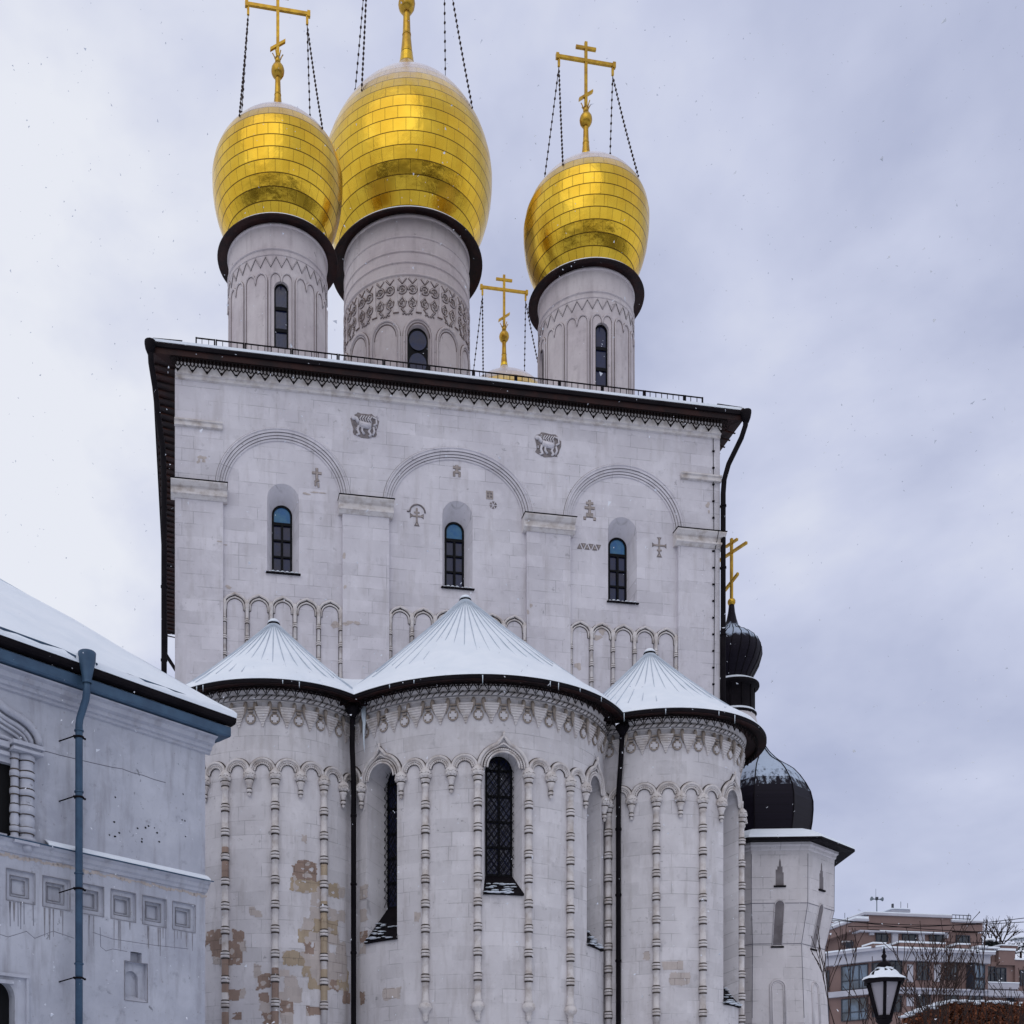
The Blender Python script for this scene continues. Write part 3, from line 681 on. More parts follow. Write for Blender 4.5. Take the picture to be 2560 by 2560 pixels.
def small_drum(X, Y, full=True):
    R = 1.87; cw = cyl(X, Y, R); b = MB(cw, .17)
    b.smooth = False
    hw = .275; pit = 2*PI*R/12
    holes = [(-s_*PI/2*R, hw, 29.84, 32.01, .27) for s_ in (-1, 0, 1)]
    b.smooth = True; b.wall(-PI*R, PI*R, 27.9, 34.5, holes, .16, 0); b.smooth = False
    for (c, h_, zb, zs, rise) in holes:
        A = b.outline(c, h_, zb, zs, rise); b.reveal(A, 0, A, -.16)
    d = b.build('drum', 'drum', cath)
    b = MB(); 
    for z, r, h in ((33.42, .05, .07), (34.28, .05, .10)): b = MB(); b.lathe(X, Y, [(R-.01, z), (R+r, z+h*.2), (R+r, z+h*.8), (R-.01, z+h)], 72); b.build('ring_moulding', 'drum', d)
    # zigzag
    b = MB(cw, .1)
    nz = 30; pz = 2*PI*R/nz; pts = []
    for i in range(nz):
        pts += [(-PI*R+i*pz, 32.80, .02), (-PI*R+(i+.5)*pz, 33.17, .02)]
    b.mi = 1; b.tube([(x, z, .004) for x, z, _ in pts], .036, 4, True); b.mi = 0; b.tube(pts, .024, 4, True)
    b.tube([(-PI*R+2*PI*R*i/72, 33.24, .0) for i in range(72)], .03, 4, True)
    b.build('zigzag_band', ['drum', 'grime'], d)
    # panels with paired scallops
    for i in range(12):
        c = i*pit-5.5*pit-pit/2+pit/2
        c = (i-6)*pit
        b = MB(cw, .1); q = pit/2-.06
        pts = [(c-q, 27.9, .02)]+[(c-q/2-q/2*math.cos(PI*j/8), 32.30+.28*math.sin(PI*j/8), .02) for j in range(9)]+[(c, 32.2, .03)]
        pts += [(c+q/2-q/2*math.cos(PI*j/8), 32.30+.28*math.sin(PI*j/8), .02) for j in range(9)]+[(c+q, 27.9, .02)]
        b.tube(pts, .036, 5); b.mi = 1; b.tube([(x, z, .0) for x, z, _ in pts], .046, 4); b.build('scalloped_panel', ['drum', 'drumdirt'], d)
    for (c, h_, zb, zs, rise) in holes:
        b = MB(cw, .1); O = -.12
        out = b.outline(c, h_, zb, zs, rise, 12); inn = b.outline(c, h_-.055, zb+.07, zs, rise-.055, 12)
        for j in range(len(out)):
            k_ = (j+1) % len(out); b.quad((*out[j], O), (*out[k_], O), (*inn[k_], O), (*inn[j], O)); b.quad((*inn[j], O), (*inn[k_], O), (*inn[k_], O-.05), (*inn[j], O-.05))
        for z in (30.50, 31.30): b.box(c-h_+.03, c+h_-.03, z, z+.12, O-.04, O+.005)
        b.build('window_frame', 'frame', d)
        b = MB(cw, .1); b.poly(inn, O-.05, O-.04, False); b.build('window_pane', 'glass', d)
    # skirt
    b = MB(); b.lathe(X, Y, [(R-.02, 34.40), (R+.10, 34.46), (2.29, 34.36), (2.30, 34.40), (2.28, 34.44), (2.0, 34.58), (1.6, 34.62)], 72, caps=False); b.build('dome_skirt', 'brown', d)
    b = MB(); b.lathe(X, Y, [(2.27, 34.445), (2.2, 34.53), (1.9, 34.64), (1.7, 34.63)], 72, caps=False); b.build('snow', 'snow', d)
    prof = ellipse_dome(37.50, 2.49, 2.24, 3.28, 1.80, 34.60, 40.40, .17, 2.3)
    prof = [(min(r, 9), z) for r, z in prof]
    b = MB(); banded(b, X, Y, prof, 2.5, .41, 96); b.build('gilded_dome', 'gold', d)
    cross(X, Y, 41.77, 1., d)
    for sg in (-1, 1):
        for q in (-1, 1):
            ax = 1.62 if sg > 0 else 1.62
            z_ = 38.3; r_ = rad_at(prof, z_)+.02; t = math.radians(42)
            chain((X+sg*1.13, Y, 43.72), (X+sg*r_*math.sin(t), Y+q*r_*math.cos(t), z_), d)
    return d
AX, YM = 6.18, 9.9
small_drum(-AX, YM-6.1); small_drum(AX, YM-6.1); small_drum(AX, YM+6.1); small_drum(-AX, YM+6.1)
def big_drum(X, Y):
    R = 2.76; cw = cyl(X, Y, R); b = MB(cw, .2); pit = 2*PI*R/12
    hw = .50; holes = [(-s_*PI/2*R, hw, 33.02, 34.72, .50) for s_ in (-1, 0, 1)]
    b.smooth = True; b.wall(-PI*R, PI*R, 27.9, 39.95, holes, .22, 0); b.smooth = False
    for (c, h_, zb, zs, rise) in holes: A = b.outline(c, h_, zb, zs, rise); b.reveal(A, 0, b.outline(c, h_-.03, zb, zs, rise-.03), -.20)
    d = b.build('drum', 'drum', cath)
    b = MB()
    for z, r, h in ((38.86, .045, .10), (38.24, .045, .10), (37.78, .045, .10), (37.24, .06, .12), (39.70, .05, .14)): b = MB(); b.lathe(X, Y, [(R-.01, z), (R+r, z+h*.2), (R+r, z+h*.75), (R-.01, z+h)], 90); b.build('ring_moulding', 'drum', d)
    for i in range(12):
        c = (i-6)*pit; b = MB(cw, .1); q = pit/2-.10
        for dq, rt, oo in ((0, .055, .03), (.09, .03, .015)):
            b.tube([(c-q+dq, 27.9, oo)]+[(c-(q-dq)*math.cos(PI*j/12), 34.72+(q-dq)*1.15*math.sin(PI*j/12), oo) for j in range(13)]+[(c+q-dq, 27.9, oo)], rt, 5)
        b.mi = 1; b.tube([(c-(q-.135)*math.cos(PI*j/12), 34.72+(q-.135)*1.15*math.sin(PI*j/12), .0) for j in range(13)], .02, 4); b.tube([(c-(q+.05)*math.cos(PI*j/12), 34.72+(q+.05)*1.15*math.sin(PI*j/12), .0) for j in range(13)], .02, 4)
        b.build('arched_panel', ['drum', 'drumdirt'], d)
    # vine ornament band
    b = MB(cw, .1); nm = 18; pm = 2*PI*R/nm
    def vine(pts, r=.034):
        b.mi = 1; b.tube([(x, z, .004) for x, z in pts], r+.020, 4); b.mi = 0; b.tube([(x, z, .030) for x, z in pts], r-.006, 4)
    for i in range(nm):
        c = (i-nm/2+.5)*pm
        for sg in (-1, 1):
            cc = c+sg*pm*.225
            vine([(cc+.165*math.cos(sg*t), 36.68+.175*math.sin(t)) for t in [(-2.4+5.8*j/12) for j in range(13)]])
            vine([(cc+sg*.02, 36.58), (cc-sg*.06, 36.66), (cc, 36.76), (cc+sg*.05, 36.68)], .028)
            vine([(cc-sg*.10, 35.72), (cc+sg*.03, 35.86), (cc-sg*.10, 35.98), (cc-sg*.15, 36.16), (cc-.0, 36.34), (cc+sg*.15, 36.18), (cc+sg*.10, 36.0), (cc+sg*.0, 35.97)])
            vine([(cc-.02, 36.05), (cc+sg*.03, 36.15), (cc-sg*.04, 36.2)], .026)
            vine([(cc-.16, 37.14), (cc, 36.93), (cc+.16, 37.14)], .028)
            vine([(c+sg*.03, 35.6), (c+sg*.12, 35.70), (c+sg*.2, 35.62)], .028)
        e_ = c+pm/2; b.mi = 0; b.box(e_-.045, e_+.045, 35.95, 37.0, -.01, .05); b.box(e_-.10, e_+.10, 35.72, 35.95, -.01, .05)
        b.mi = 1; b.box(e_-.12, e_+.12, 35.69, 35.72, -.01, .05)
    b.build('vine_frieze', ['drum', 'drumdirt'], d)
    for (c, h_, zb, zs, rise) in holes:
        b = MB(cw, .1); O = -.18; h2 = h_-.02
        out = b.outline(c, h2, zb, zs, rise-.02, 16)
        b.poly(out, O-.01, O, False); fr = b.build('window_frame', 'frame', d)
        b = MB(cw, .1)
        for z in (33.72, 34.66): b.poly([(c+.40*math.cos(2*PI*j/24), z+.41*math.sin(2*PI*j/24)) for j in range(24)], O, O+.012, False)
        b.build('window_pane', 'glass', d)
    b = MB(); b.lathe(X, Y, [(R-.02, 39.85), (R+.10, 39.92), (3.36, 39.58), (3.37, 39.64), (3.33, 39.70), (2.9, 39.95), (2.4, 40.0)], 90, caps=False); b.build('dome_skirt', 'brown', d)
    b = MB(); b.lathe(X, Y, [(3.32, 39.71), (3.25, 39.80), (2.9, 40.0), (2.5, 40.01)], 90, caps=False); b.build('snow', 'snow', d)
    prof = ellipse_dome(43.45, 3.79, 4.50, 4.05, 1.72, 39.98, 49.3, .27, 2.35)
    b = MB(); banded(b, X, Y, prof, 3.78, .50, 110); b.build('gilded_dome', 'goldbig', d)
    cross(X, Y, 51.5, 1.5, d)
    for sg in (-1, 1):
        for q in (-1, 1):
            z_ = 45.0; r_ = rad_at(prof, z_)+.02; t = math.radians(44)
            chain((X+sg*1.7, Y, 54.4), (X+sg*r_*math.sin(t), Y+q*r_*math.cos(t), z_), d, .055, .33)
big_drum(0, YM)

# ------------------------------------------------------------------ apses
def column_profile(zb, finial):
    prof = []
    if finial: prof += [(.0, 4.24), (.05, 4.26), (.10, 4.32), (.07, 4.36), (.10, 4.41), (.07, 4.45), (.11, 4.50), (.10, 4.56), (.19, 4.62), (.21, 4.72), (.17, 4.82), (.12, 4.86), (.15, 4.90), (.11, 4.94)]; zb = 4.96
    else: prof += [(.105, zb)]
    z = 10.90
    zs = []
    while z > zb+.2: zs.append(z); z -= .765
    for z in sorted(zs):
        prof += [(.105, z-.03), (.14, z-.01), (.145, z+.03), (.14, z+.06), (.10, z+.075), (.14, z+.09), (.145, z+.12), (.14, z+.15), (.105, z+.17)]
    return prof+[(.10, 11.50), (.12, 11.52), (.12, 11.60), (.105, 11.62), (.115, 11.68), (.15, 11.72), (.155, 11.76), (.13, 11.78), (.185, 11.84), (.20, 11.92), (.17, 12.02), (.08, 12.12), (.0, 12.16)]
PEND = [(.0, 11.27), (.03, 11.28), (.06, 11.33), (.045, 11.38), (.085, 11.41), (.085, 11.47), (.055, 11.50), (.06, 11.55), (.09, 11.62), (.10, 11.68), (.13, 11.72), (.13, 11.76), (.11, 11.78), (.185, 11.86), (.20, 11.93), (.17, 12.03), (.08, 12.12), (.0, 12.16)]
def apse(cx, cy, R, RE, apex, elems, winlist, ftip, fpitch, patches=(), ph=(-88, 88), ax=None, finial=False):
    ax = cx if ax is None else ax
    cw = cyl(cx, cy, R); rad = math.radians; ds = R*rad(4)
    s0, s1 = rad(ph[0])*R, rad(ph[1])*R
    holes = [(rad(w_[0])*R, w_[1], w_[2], 12.12, w_[1]*1.0) for w_ in winlist]
    dep_ = lambda h: .55 if h[2] > 8 else .92
    nar_ = lambda h: .14 if h[2] > 8 else .05
    b = MB(cw, ds); b.smooth = True; b.wall(s0, s1, G, 14.5, holes, ds, 0); b.smooth = False
    for h in holes:
        A = b.outline(*h); B = b.outline(h[0], h[1]-nar_(h), h[2]+(.62 if h[2] > 8 else 1.15), h[3], h[4]-nar_(h))
        b.reveal(A, 0, B, -dep_(h), False)
    # bare stone where the whitewash has come off
    boxes = []
    for (p0, q0, p1, q1, mi) in patches:
        a0, _ = oncyl(p0, q0, cx, cy, R); a1, _ = oncyl(p1, q0, cx, cy, R); _, z0_ = oncyl((p0+p1)/2, q1, cx, cy, R); _, z1_ = oncyl((p0+p1)/2, q0, cx, cy, R)
        if a1 > a0: boxes.append((a0, a1, z0_, z1_, mi))
    done = set(); cs = .03
    for bx in boxes:
        i0_, i1_ = int((bx[0]-.15)/cs)-1, int((bx[1]+.15)/cs)+1; j0_, j1_ = int((bx[2]-.15)/cs), int((bx[3]+.15)/cs)+1
        for i in range(i0_, i1_):
            for j in range(j0_, j1_):
                if (i, j) in done: continue
                x, z = (i+.5)*cs, (j+.5)*cs
                v = mnoise.noise_vector(Vector((x*3.2, z*3.2, cx)))*.085+mnoise.noise_vector(Vector((x*11, z*11, 3)))*.030
                m_ = mnoise.noise(Vector((x*5, z*5, 9)))
                for c_ in boxes:
                    if c_[0]-.035 < x+v.x < c_[1]+.035 and c_[2]-.035 < z+v.y < c_[3]+.035 and m_ < .52:
                        done.add((i, j)); b.mi = c_[4] if m_ > -.32 else 3
                        b.quad((i*cs, j*cs, .006), ((i+1)*cs, j*cs, .006), ((i+1)*cs, (j+1)*cs, .006), (i*cs, (j+1)*cs, .006)); break
    b.mi = 0
    ap = b.build('apse', ['apse', 'bare1', 'bare2', 'bare3'], cath)
    # windows
    for h, w_ in zip(holes, winlist):
        b = MB(cw, .2); O = -dep_(h)+.05; h2 = h[1]-nar_(h); zb = h[2]+(.60 if h[2] > 8 else 1.13)
        out = b.outline(h[0], h2+.01, zb, h[3], h2+.01); b.poly(out, O-.03, O-.025, False); b.build('window_pane', 'glass', ap)
        b = MB(cw, .2); inn = b.outline(h[0], h2-.06, zb+.08, h[3], h2-.06)
        for j in range(len(out)):
            k_ = (j+1) % len(out); b.quad((*out[j], O), (*out[k_], O), (*inn[k_], O), (*inn[j], O))
        b.box(h[0]-.035, h[0]+.035, zb, h[3]+h2-.03, O-.02, O+.01)
        z = h[3]
        while z > zb+.3: b.box(h[0]-h2+.02, h[0]+h2-.02, z, z+.07, O-.02, O+.006); z -= .80
        # inner leaded lattice
        z = zb-1.0
        b.build('window_frame', 'frame', ap)
        b = MB(cw, .2)
        def topz(x): return h[3]+h2*math.sqrt(max(0, 1-min(1, abs(x-h[0])/h2)**2))
        for OO, pit, rr in ((O+.02, .21, .010), (O+.14, .27, .013)):
            for sg in (-1, 1):
                c0 = -40
                kk = int((zb-2)/pit)
                for i_ in range(kk, int(14/pit)):
                    z0_ = i_*pit; seg = []
                    for j in range(13):
                        x = h[0]-h2+2*h2*j/12; z = z0_+sg*(x-h[0])*1.25
                        if zb+.04 < z < topz(x)-.02: seg.append((x, z+.012*math.sin(i_*3+j*2.3), OO))
                        elif len(seg) > 1: b.tube(seg, rr, 4, False, False); seg = []
                        else: seg = []
                    if len(seg) > 1: b.tube(seg, rr, 4, False, False)
        b.build('window_grille', 'frame', ap)
        b = MB(cw, .2); zi = zb+.02; zo = h[2]-.04
        b.quad((h[0]-h[1]-.02, zo, .10), (h[0]+h[1]+.02, zo, .10), (h[0]+h2+.02, zi, O+.0), (h[0]-h2-.02, zi, O))
        b.quad((h[0]-h[1]-.02, zo-.05, .10), (h[0]+h[1]+.02, zo-.05, .10), (h[0]+h[1]+.02, zo, .10), (h[0]-h[1]-.02, zo, .10))
        b.quad((h[0]-h[1]-.02, zo-.05, .0), (h[0]+h[1]+.02, zo-.05, .0), (h[0]+h[1]+.02, zo-.05, .10), (h[0]-h[1]-.02, zo-.05, .10))
        b.quad((h[0]+h[1]+.02, zo-.05, .10), (h[0]+h[1]+.02, zo-.05, .0), (h[0]+h[1]+.02, zo, .0), (h[0]+h[1]+.02, zo, .10))
        b.build('window_sill', 'black', ap)
        b = MB(cw, .2); b.smooth = True; nn = 9; random.seed(int(h[0]*10)+50)
        for i in range(nn):
            for j in range(3):
                u0, u1 = i/nn, (i+1)/nn; v0, v1 = j/4, (j+1)/4
                q = lambda u, v: (h[0]+(u*2-1)*((h[1])*(1-v)+h2*v)*.97, zo+(zi-zo)*v+.012+.02*random.random(), .095+(O-.10)*v)
                pass
        for i in range(26):
            v = random.random()**2*.55; u = random.random(); k_ = (h[1]*(1-v)+h2*v)*.93
            b.sphere(h[0]+(u*2-1)*k_, zo+(zi-zo)*v+.0, .08+(O-.10)*v, .07+.09*random.random(), 8, .014)
        b.build('snow', 'snow', ap)
    # arcade: columns, pendants and scalloped arches
    RR = R+.07; cw2 = cyl(cx, cy, RR)
    for a_, t in elems:
        b = MB(cw2, .2); s = rad(a_)*RR
        if t == 'C': b.lathe(s, 0, column_profile(4.3 if not finial else 4.9, finial), 12); nm = 'engaged_column'
        else: b.lathe(s, 0, PEND, 12); nm = 'pendant'
        b.mi = 1
        if t == 'C':
            z = 10.90
            while z > (5.1 if finial else 4.4):
                for dz_ in (-.035, .075, .170): b.lathe(s, 0, [(.108, z+dz_-.034), (.134, z+dz_-.012), (.134, z+dz_+.012), (.108, z+dz_+.034)], 10, caps=False)
                z -= .765
        for z, r in ((11.64, .120), (11.785, .150)) if t == 'C' else ((11.505, .075), (11.395, .062), (11.785, .130)): b.lathe(s, 0, [(r, z-.018), (r+.012, z), (r, z+.018)], 10, caps=False)
        b.tube([(s+.186*math.sin(q*PI/16*2-PI/2), 11.93+.02*math.cos(q*4), .186*math.cos(q*PI/16*2-PI/2)) for q in range(9)], .014, 4)
        b.mi = 0
        for j in range(8):
            t_ = 2*PI*j/8; b.sphere(s+.17*math.sin(t_), 11.86, .17*math.cos(t_), .045, 5)
        if t == 'C' and finial:
            for j in range(8): t_ = 2*PI*j/8; b.sphere(s+.18*math.sin(t_), 4.70, .18*math.cos(t_), .045, 5)
        if cx < -6 and t == 'C':
            b.mi = 2
            for e0_, e1_ in {-31.8: ((5.2, 6.35), (4.2, 4.6), (8.7, 9.75)), -2.2: ((4.0, 4.6), (5.0, 5.95)), 27.6: ((5.0, 6.0), (6.3, 8.15), (8.95, 9.35))}.get(a_, ()): b.lathe(s, 0, [(.104, e0_), (.109, e0_+.02), (.109, e1_-.02), (.104, e1_)], 12, caps=False)
        b.build(nm, ['trim', 'grime', 'bare1' if a_ > 0 else 'bare2'], ap)
    for (a0, t0), (a1, t1) in zip(elems[:-1], elems[1:]):
        c = rad((a0+a1)/2)*RR; hw = rad(a1-a0)/2*RR; big = (a1-a0) > 16
        b = MB(cw2, .2); b.smooth = True
        def path(rad_, k_, tip):
            o_ = []
            n = 24 if big else 16
            for i in range(n+1):
                t_ = PI*i/n; x = c-rad_*math.cos(t_); o_.append((x, 12.08+rad_*k_*math.sin(t_)+tip*math.exp(-((x-c)/(.13 if big else .05))**2)))
            return o_
        if big:
            b.tube([(x, z, .0) for x, z in path(hw-.03, .92, .24)], .055, 6); b.tube([(x, z, -.02) for x, z in path(hw-.12, .92, .10)], .03, 5)
            b.tube([(x, z, -.03) for x, z in path(hw-.30, .95, 0)], .035, 5)
            bd = path(hw-.21, .94, .02); nb = 1
            b.sphere(c, 12.08+hw*.92+.27, .02, .05, 6, .09)
            m_ = 27
        else:
            b.tube([(x, z, .0) for x, z in path(hw-.03, .95, 0)], .048, 6); b.tube([(x, z, -.015) for x, z in path(hw-.10, .95, 0)], .024, 5)
            bd = path(hw-.155, .93, 0); m_ = 12
        for i in range(m_):
            t_ = PI*(i+.5)/m_; r_ = (hw-.215) if big else (hw-.16)
            x = c-r_*math.cos(t_); z = 12.08+r_*.94*math.sin(t_); b.sphere(x, z, -.030, .040, 6)
        b.mi = 1; n_ = 20
        for r_, w_ in (((hw-.175), .016), ((hw-.262), .012)) if big else (((hw-.128), .014), ((hw-.195), .012)):
            b.tube([(c-r_*math.cos(PI*i/n_), 12.08+r_*.94*math.sin(PI*i/n_), -.052) for i in range(n_+1)], w_*1.25, 4)
        b.tube([(x, z, -.062) for x, z in path(hw+.028, .95 if not big else .92, 0 if not big else .24)], .022, 4)
        b.build('scalloped_arch', ['trim', 'grime'], ap)
    # frieze of stepped corbels and quatrefoils
    RF = R+.02; cw3 = cyl(cx, cy, RF); b = MB(cw3, .12); b.smooth = False
    pf = rad(fpitch)*RF
    i0 = int((ph[0]-ftip)/fpitch)+1; i1 = int((ph[1]-ftip)/fpitch)
    for i in range(i0, i1+1):
        c = rad(ftip)*RF+i*pf
        for q, (z, hw, o) in enumerate(((14.02, .31, .20), (13.945, .29, .175), (13.87, .26, .15), (13.795, .22, .125), (13.72, .16, .10), (13.645, .11, .075), (13.57, .075, .055), (13.50, .045, .035))):
            hw *= pf/.92*.86; o *= .75; b.mi = 0; b.box(c-hw, c+hw, z-.045, z, -.03, o)
            b.box(c-hw+.015, c+hw-.015, z-.075, z-.045, -.03, o-.03)
        e_ = c+pf/2; b.mi = 1
        for sg in (-1, 1):
            b.tube([(e_+sg*.22, 13.76, .015), (e_+sg*.19, 13.88, .04), (e_+sg*.165, 13.98, .07), (e_+sg*.15, 14.10, .08), (e_+sg*.15, 14.20, .05)], [.02, .04, .06, .07, .045], 6)
        b.box(e_-.09, e_+.09, 13.98, 14.03, -.02, .06); b.box(e_-.07, e_+.07, 13.88, 13.93, -.02, .06)
        # quatrefoil ring
        q4 = []
        for j in range(24):
            t = 2*PI*j/24; r_ = .145; q4.append((e_+r_*.9*math.cos(t), 13.69+r_*math.sin(t), .01))
        b.tube(q4, .030, 5, True)
        b.mi = 2; b.smooth = False
        w1, w2 = .055, .115
        b.mi = 3; b.poly([(e_+.13*math.cos(2*PI*j/12), 13.69+.15*math.sin(2*PI*j/12)) for j in range(12)], .0, .022, False)
        b.mi = 2; b.poly([(e_+x, 13.69+z) for x, z in ((-w1, -w2), (w1, -w2), (w1, -w1), (w2, -w1), (w2, w1), (w1, w1), (w1, w2), (-w1, w2), (-w1, w1), (-w2, w1), (-w2, -w1), (-w1, -w1))], .0, .036, True)
    b.mi = 1; b.smooth = True
    b.build('corbel_frieze', ['trim', 'stain', 'apse', 'grime'], ap)
    # rope moulding
    b = MB(cyl(cx, cy, R+.10), .15); b.smooth = True
    Rr = R+.10; a0, a1 = rad(ph[0])*Rr, rad(ph[1])*Rr
    b.tube([(a0+(a1-a0)*i/60, 14.33, 0) for i in range(61)], .062, 8)
    nst = int((a1-a0)/.20)
    for i in range(nst):
        s = a0+(a1-a0)*i/nst; b.mi = 1; b.tube([(s, 14.265, .035), (s+.05, 14.31, .056), (s+.10, 14.35, .056), (s+.15, 14.40, .03)], .017, 4); b.mi = 0
    b.build('rope_moulding', ['trim', 'grime'], ap)
    b = MB(); b.smooth = True; b.lathe(cx, cy, [(R-.02, 14.20), (R+.05, 14.22), (R+.05, 14.26)], 60, caps=False); b.lathe(cx, cy, [(R+.05, 14.40), (R+.16, 14.44), (R+.20, 14.52), (R+.22, 14.58)], 72, caps=False)
    b.build('cornice', 'trim', ap)
    # conical roof: tin eave ring, soffit, snow cone with standing seams
    b = MB(); b.lathe(cx, cy, [(R+.20, 14.56), (RE-.10, 14.47), (RE, 14.45), (RE+.01, 14.58), (RE-.05, 14.60)], 90, smooth=False, caps=False)
    b.build('eave_ring', 'brown', ap)
    b = MB(); b.lathe(cx, cy, [(RE+.005, 14.47), (RE+.03, 14.48), (RE+.03, 14.575), (RE, 14.585)], 90, smooth=False, caps=False); b.build('eave_gutter', 'black', ap)
    b = MB(cyl(cx, cy, RE-.28), .1); Re = RE-.16; lace(b, rad(ph[0]-3)*Re, rad(ph[1]+3)*Re, 14.47, .30, 0, .019, 1); b.build('lace_fringe', 'lace', ap)
    b = MB(); b.smooth = True; nseg = 144; rings = []; dz = apex-14.60; ns_ = 62 if R > 4 else 46; random.seed(5)
    fr_ = [0, .012, .03, .06, .12, .2, .3, .4, .5, .6, .7, .8, .88, .94, .975]
    wob = [random.random() for _ in range(nseg)]
    for u in fr_:
        ring = []
        for k_ in range(nseg):
            t = 2*PI*k_/nseg; r = (RE+.015)*(1-u); z = 14.60+dz*u-.16*math.sin(PI*u)*(1 if u < .5 else 1)
            if u == 0: z += .0
            elif u == .012: z += .06+.03*math.sin(5*t+1)*math.sin(3*t)+.025*math.sin(17*t)*math.sin(29*t+2)
            elif u < .5: z += .08+(.04*math.sin(4*t+u*9)+.02*math.sin(13*t+u*21))*(1-u)
            else: z += .08*(1-u)*2
            # standing seams press through the thin upper snow
            sm = (t*ns_/(2*PI)) % 1; d_ = min(sm, 1-sm)
            X_ = cx+(ax-cx)*u+r*math.sin(t); Y_ = cy-r*math.cos(t); ring.append(b.p(X_, z, Y_))
        rings.append(ring)
    for A, B in zip(rings[:-1], rings[1:]):
        for k_ in range(nseg): b.face([A[k_], A[(k_+1) % nseg], B[(k_+1) % nseg], B[k_]])
    rf = b.build('conical_roof', 'snow', ap)
    b = MB(); b.smooth = True
    for k_ in range(ns_):
        t = 2*PI*(k_+.5)/ns_
        if abs((t+PI) % (2*PI)-PI) > 1.95: continue
        random.seed(k_*3+int(R)); ue = random.uniform(.16, .36) if R > 4 else random.uniform(.03, .22); pts = []
        for i in range(9):
            u = .975-(.975-ue)*i/8; r = RE*(1-u); z = 14.60+dz*u-.16*math.sin(PI*u)+(.08*(1-u)*2 if u >= .5 else .08)
            pts.append((cx+(ax-cx)*u+r*math.sin(t), z+.022-.020*(i/8)**2, cy-r*math.cos(t)))
        b.tube(pts, [.020-.006*i/8 for i in range(9)], 4, False, False)
    b.build('roof_seam', 'seam', ap)
    rd = random.Random(int(cx*10)+90)
    for q in range(7):
        t = rd.uniform(-1.1, 1.0); L_ = rd.uniform(.10, .32); x_, y_ = cx+(RE+.03)*math.sin(t), cy-(RE+.03)*math.cos(t)
        b = MB(); b.tube([(x_, 14.56, y_), (x_, 14.56-L_*.5, y_), (x_, 14.56-L_, y_)], [.018, .011, .002], 5); b.build('icicle', 'ice', ap)
    b = MB(); b.lathe(ax, cy, [(.20, apex-.17), (.22, apex-.13), (.20, apex-.10)], 20); b.build('apex_cap', 'black', ap)
    b = MB(); b.lathe(ax, cy, [(.21, apex-.10), (.20, apex-.05), (.14, apex+.02), (.06, apex+.06), (.0, apex+.07)], 20); b.build('apex_snow', 'snow', ap)
    return ap
M['seam'] = noisy('grey_tin_seam', (.40, .46, .54), (.54, .60, .68), 3, .6, 0, .3, 0)
K = .3416
L_raw = [(757,745,900,800,2),(735,790,905,875,2),(725,878,945,960,1),(880,960,945,1070,3),(1000,910,1070,1000,1),(1070,930,1110,1000,3),(870,1090,950,1160,3),(1005,1095,1110,1170,3),(815,1160,880,1240,3),(870,1160,1060,1260,1),(793,1243,850,1330,1),(850,1243,950,1330,3),(1000,1260,1070,1340,3),(833,1330,890,1415,2),(890,1330,1000,1420,3),(672,1410,805,1498,1),(805,1420,930,1505,3),(1000,1430,1130,1600,3),(1060,1340,1120,1430,3),(820,1505,865,1588,1),(865,1505,950,1588,3),(850,1588,1000,1675,1),(1060,1540,1140,1680,1),(1010,1600,1060,1680,2),(105,1265,150,1345,2),(150,1255,230,1330,2),(148,1330,235,1430,2),(305,1255,370,1325,2),(270,1325,345,1410,2),(275,1415,360,1490,2),(165,1430,230,1480,3),(345,1330,390,1400,3),(490,1580,565,1660,2),(678,1590,763,1670,3),(715,1675,790,1760,3),(645,1675,715,1760,3),(505,1710,555,1760,2),(500,1765,555,1840,3),(665,1765,735,1840,2),(525,1845,600,1932,2),(655,1850,730,1932,3),(835,1808,935,1855,2),(275,1683,345,1760,2),(345,1680,390,1740,3),(1110,1700,1150,1775,2),(430,1085,465,1130,3),(470,1110,510,1140,3),(640,1540,700,1580,3),(460,1505,500,1580,3),(310,1850,355,1890,2),(810,555,832,605,3)]
Lp = [(480+a*K, 1900+c*K, 480+d*K, 1900+e_*K, m_) for a, c, d, e_, m_ in L_raw]
Mp = [(480+a*K, 1900+c*K, 480+d*K, 1900+e_*K, m_) for a, c, d, e_, m_ in [(1235,930,1285,1015,3),(1235,1100,1280,1170,3),(1235,1265,1280,1330,2),(1235,1350,1270,1420,3),(1405,1680,1450,1745,3),(1460,1680,1520,1740,3),(1235,1700,1260,1780,2),(1630,1130,1665,1175,3)]]
Rp = [(1140+a*.3934, 1900+c*.3934, 1140+d*.3934, 1900+e_*.3934, m_) for a, c, d, e_, m_ in [(1362,1358,1480,1420,3),(1320,1285,1440,1330,3),(1200,1225,1225,1260,3)]]
Lel = [(-76.2, 'P'), (-46.6, 'P'), (-31.8, 'C'), (-17, 'P'), (-2.2, 'C'), (12.6, 'P'), (27.6, 'C'), (42.8, 'P'), (58, 'C')]
Rel = [(-64, 'P'), (-49.2, 'C'), (-34.4, 'P'), (-19.5, 'C'), (-4.9, 'P'), (9.9, 'C'), (24.9, 'P'), (54.6, 'C'), (70, 'P')]
Mel = [(-78, 'P'), (-58.2, 'P'), (-38.8, 'P'), (-29, 'C'), (-19.3, 'P'), (-9.6, 'C'), (9.8, 'C'), (19.4, 'P'), (29.2, 'C'), (38.9, 'P'), (58.4, 'P'), (66, 'C')]
apse(-6.75, -1.42, 3.05, 3.90, 18.19, Lel, [(-61.4, .60, 6.3)], -9.4, 14.0, Lp, (-88, 75), -6.70)
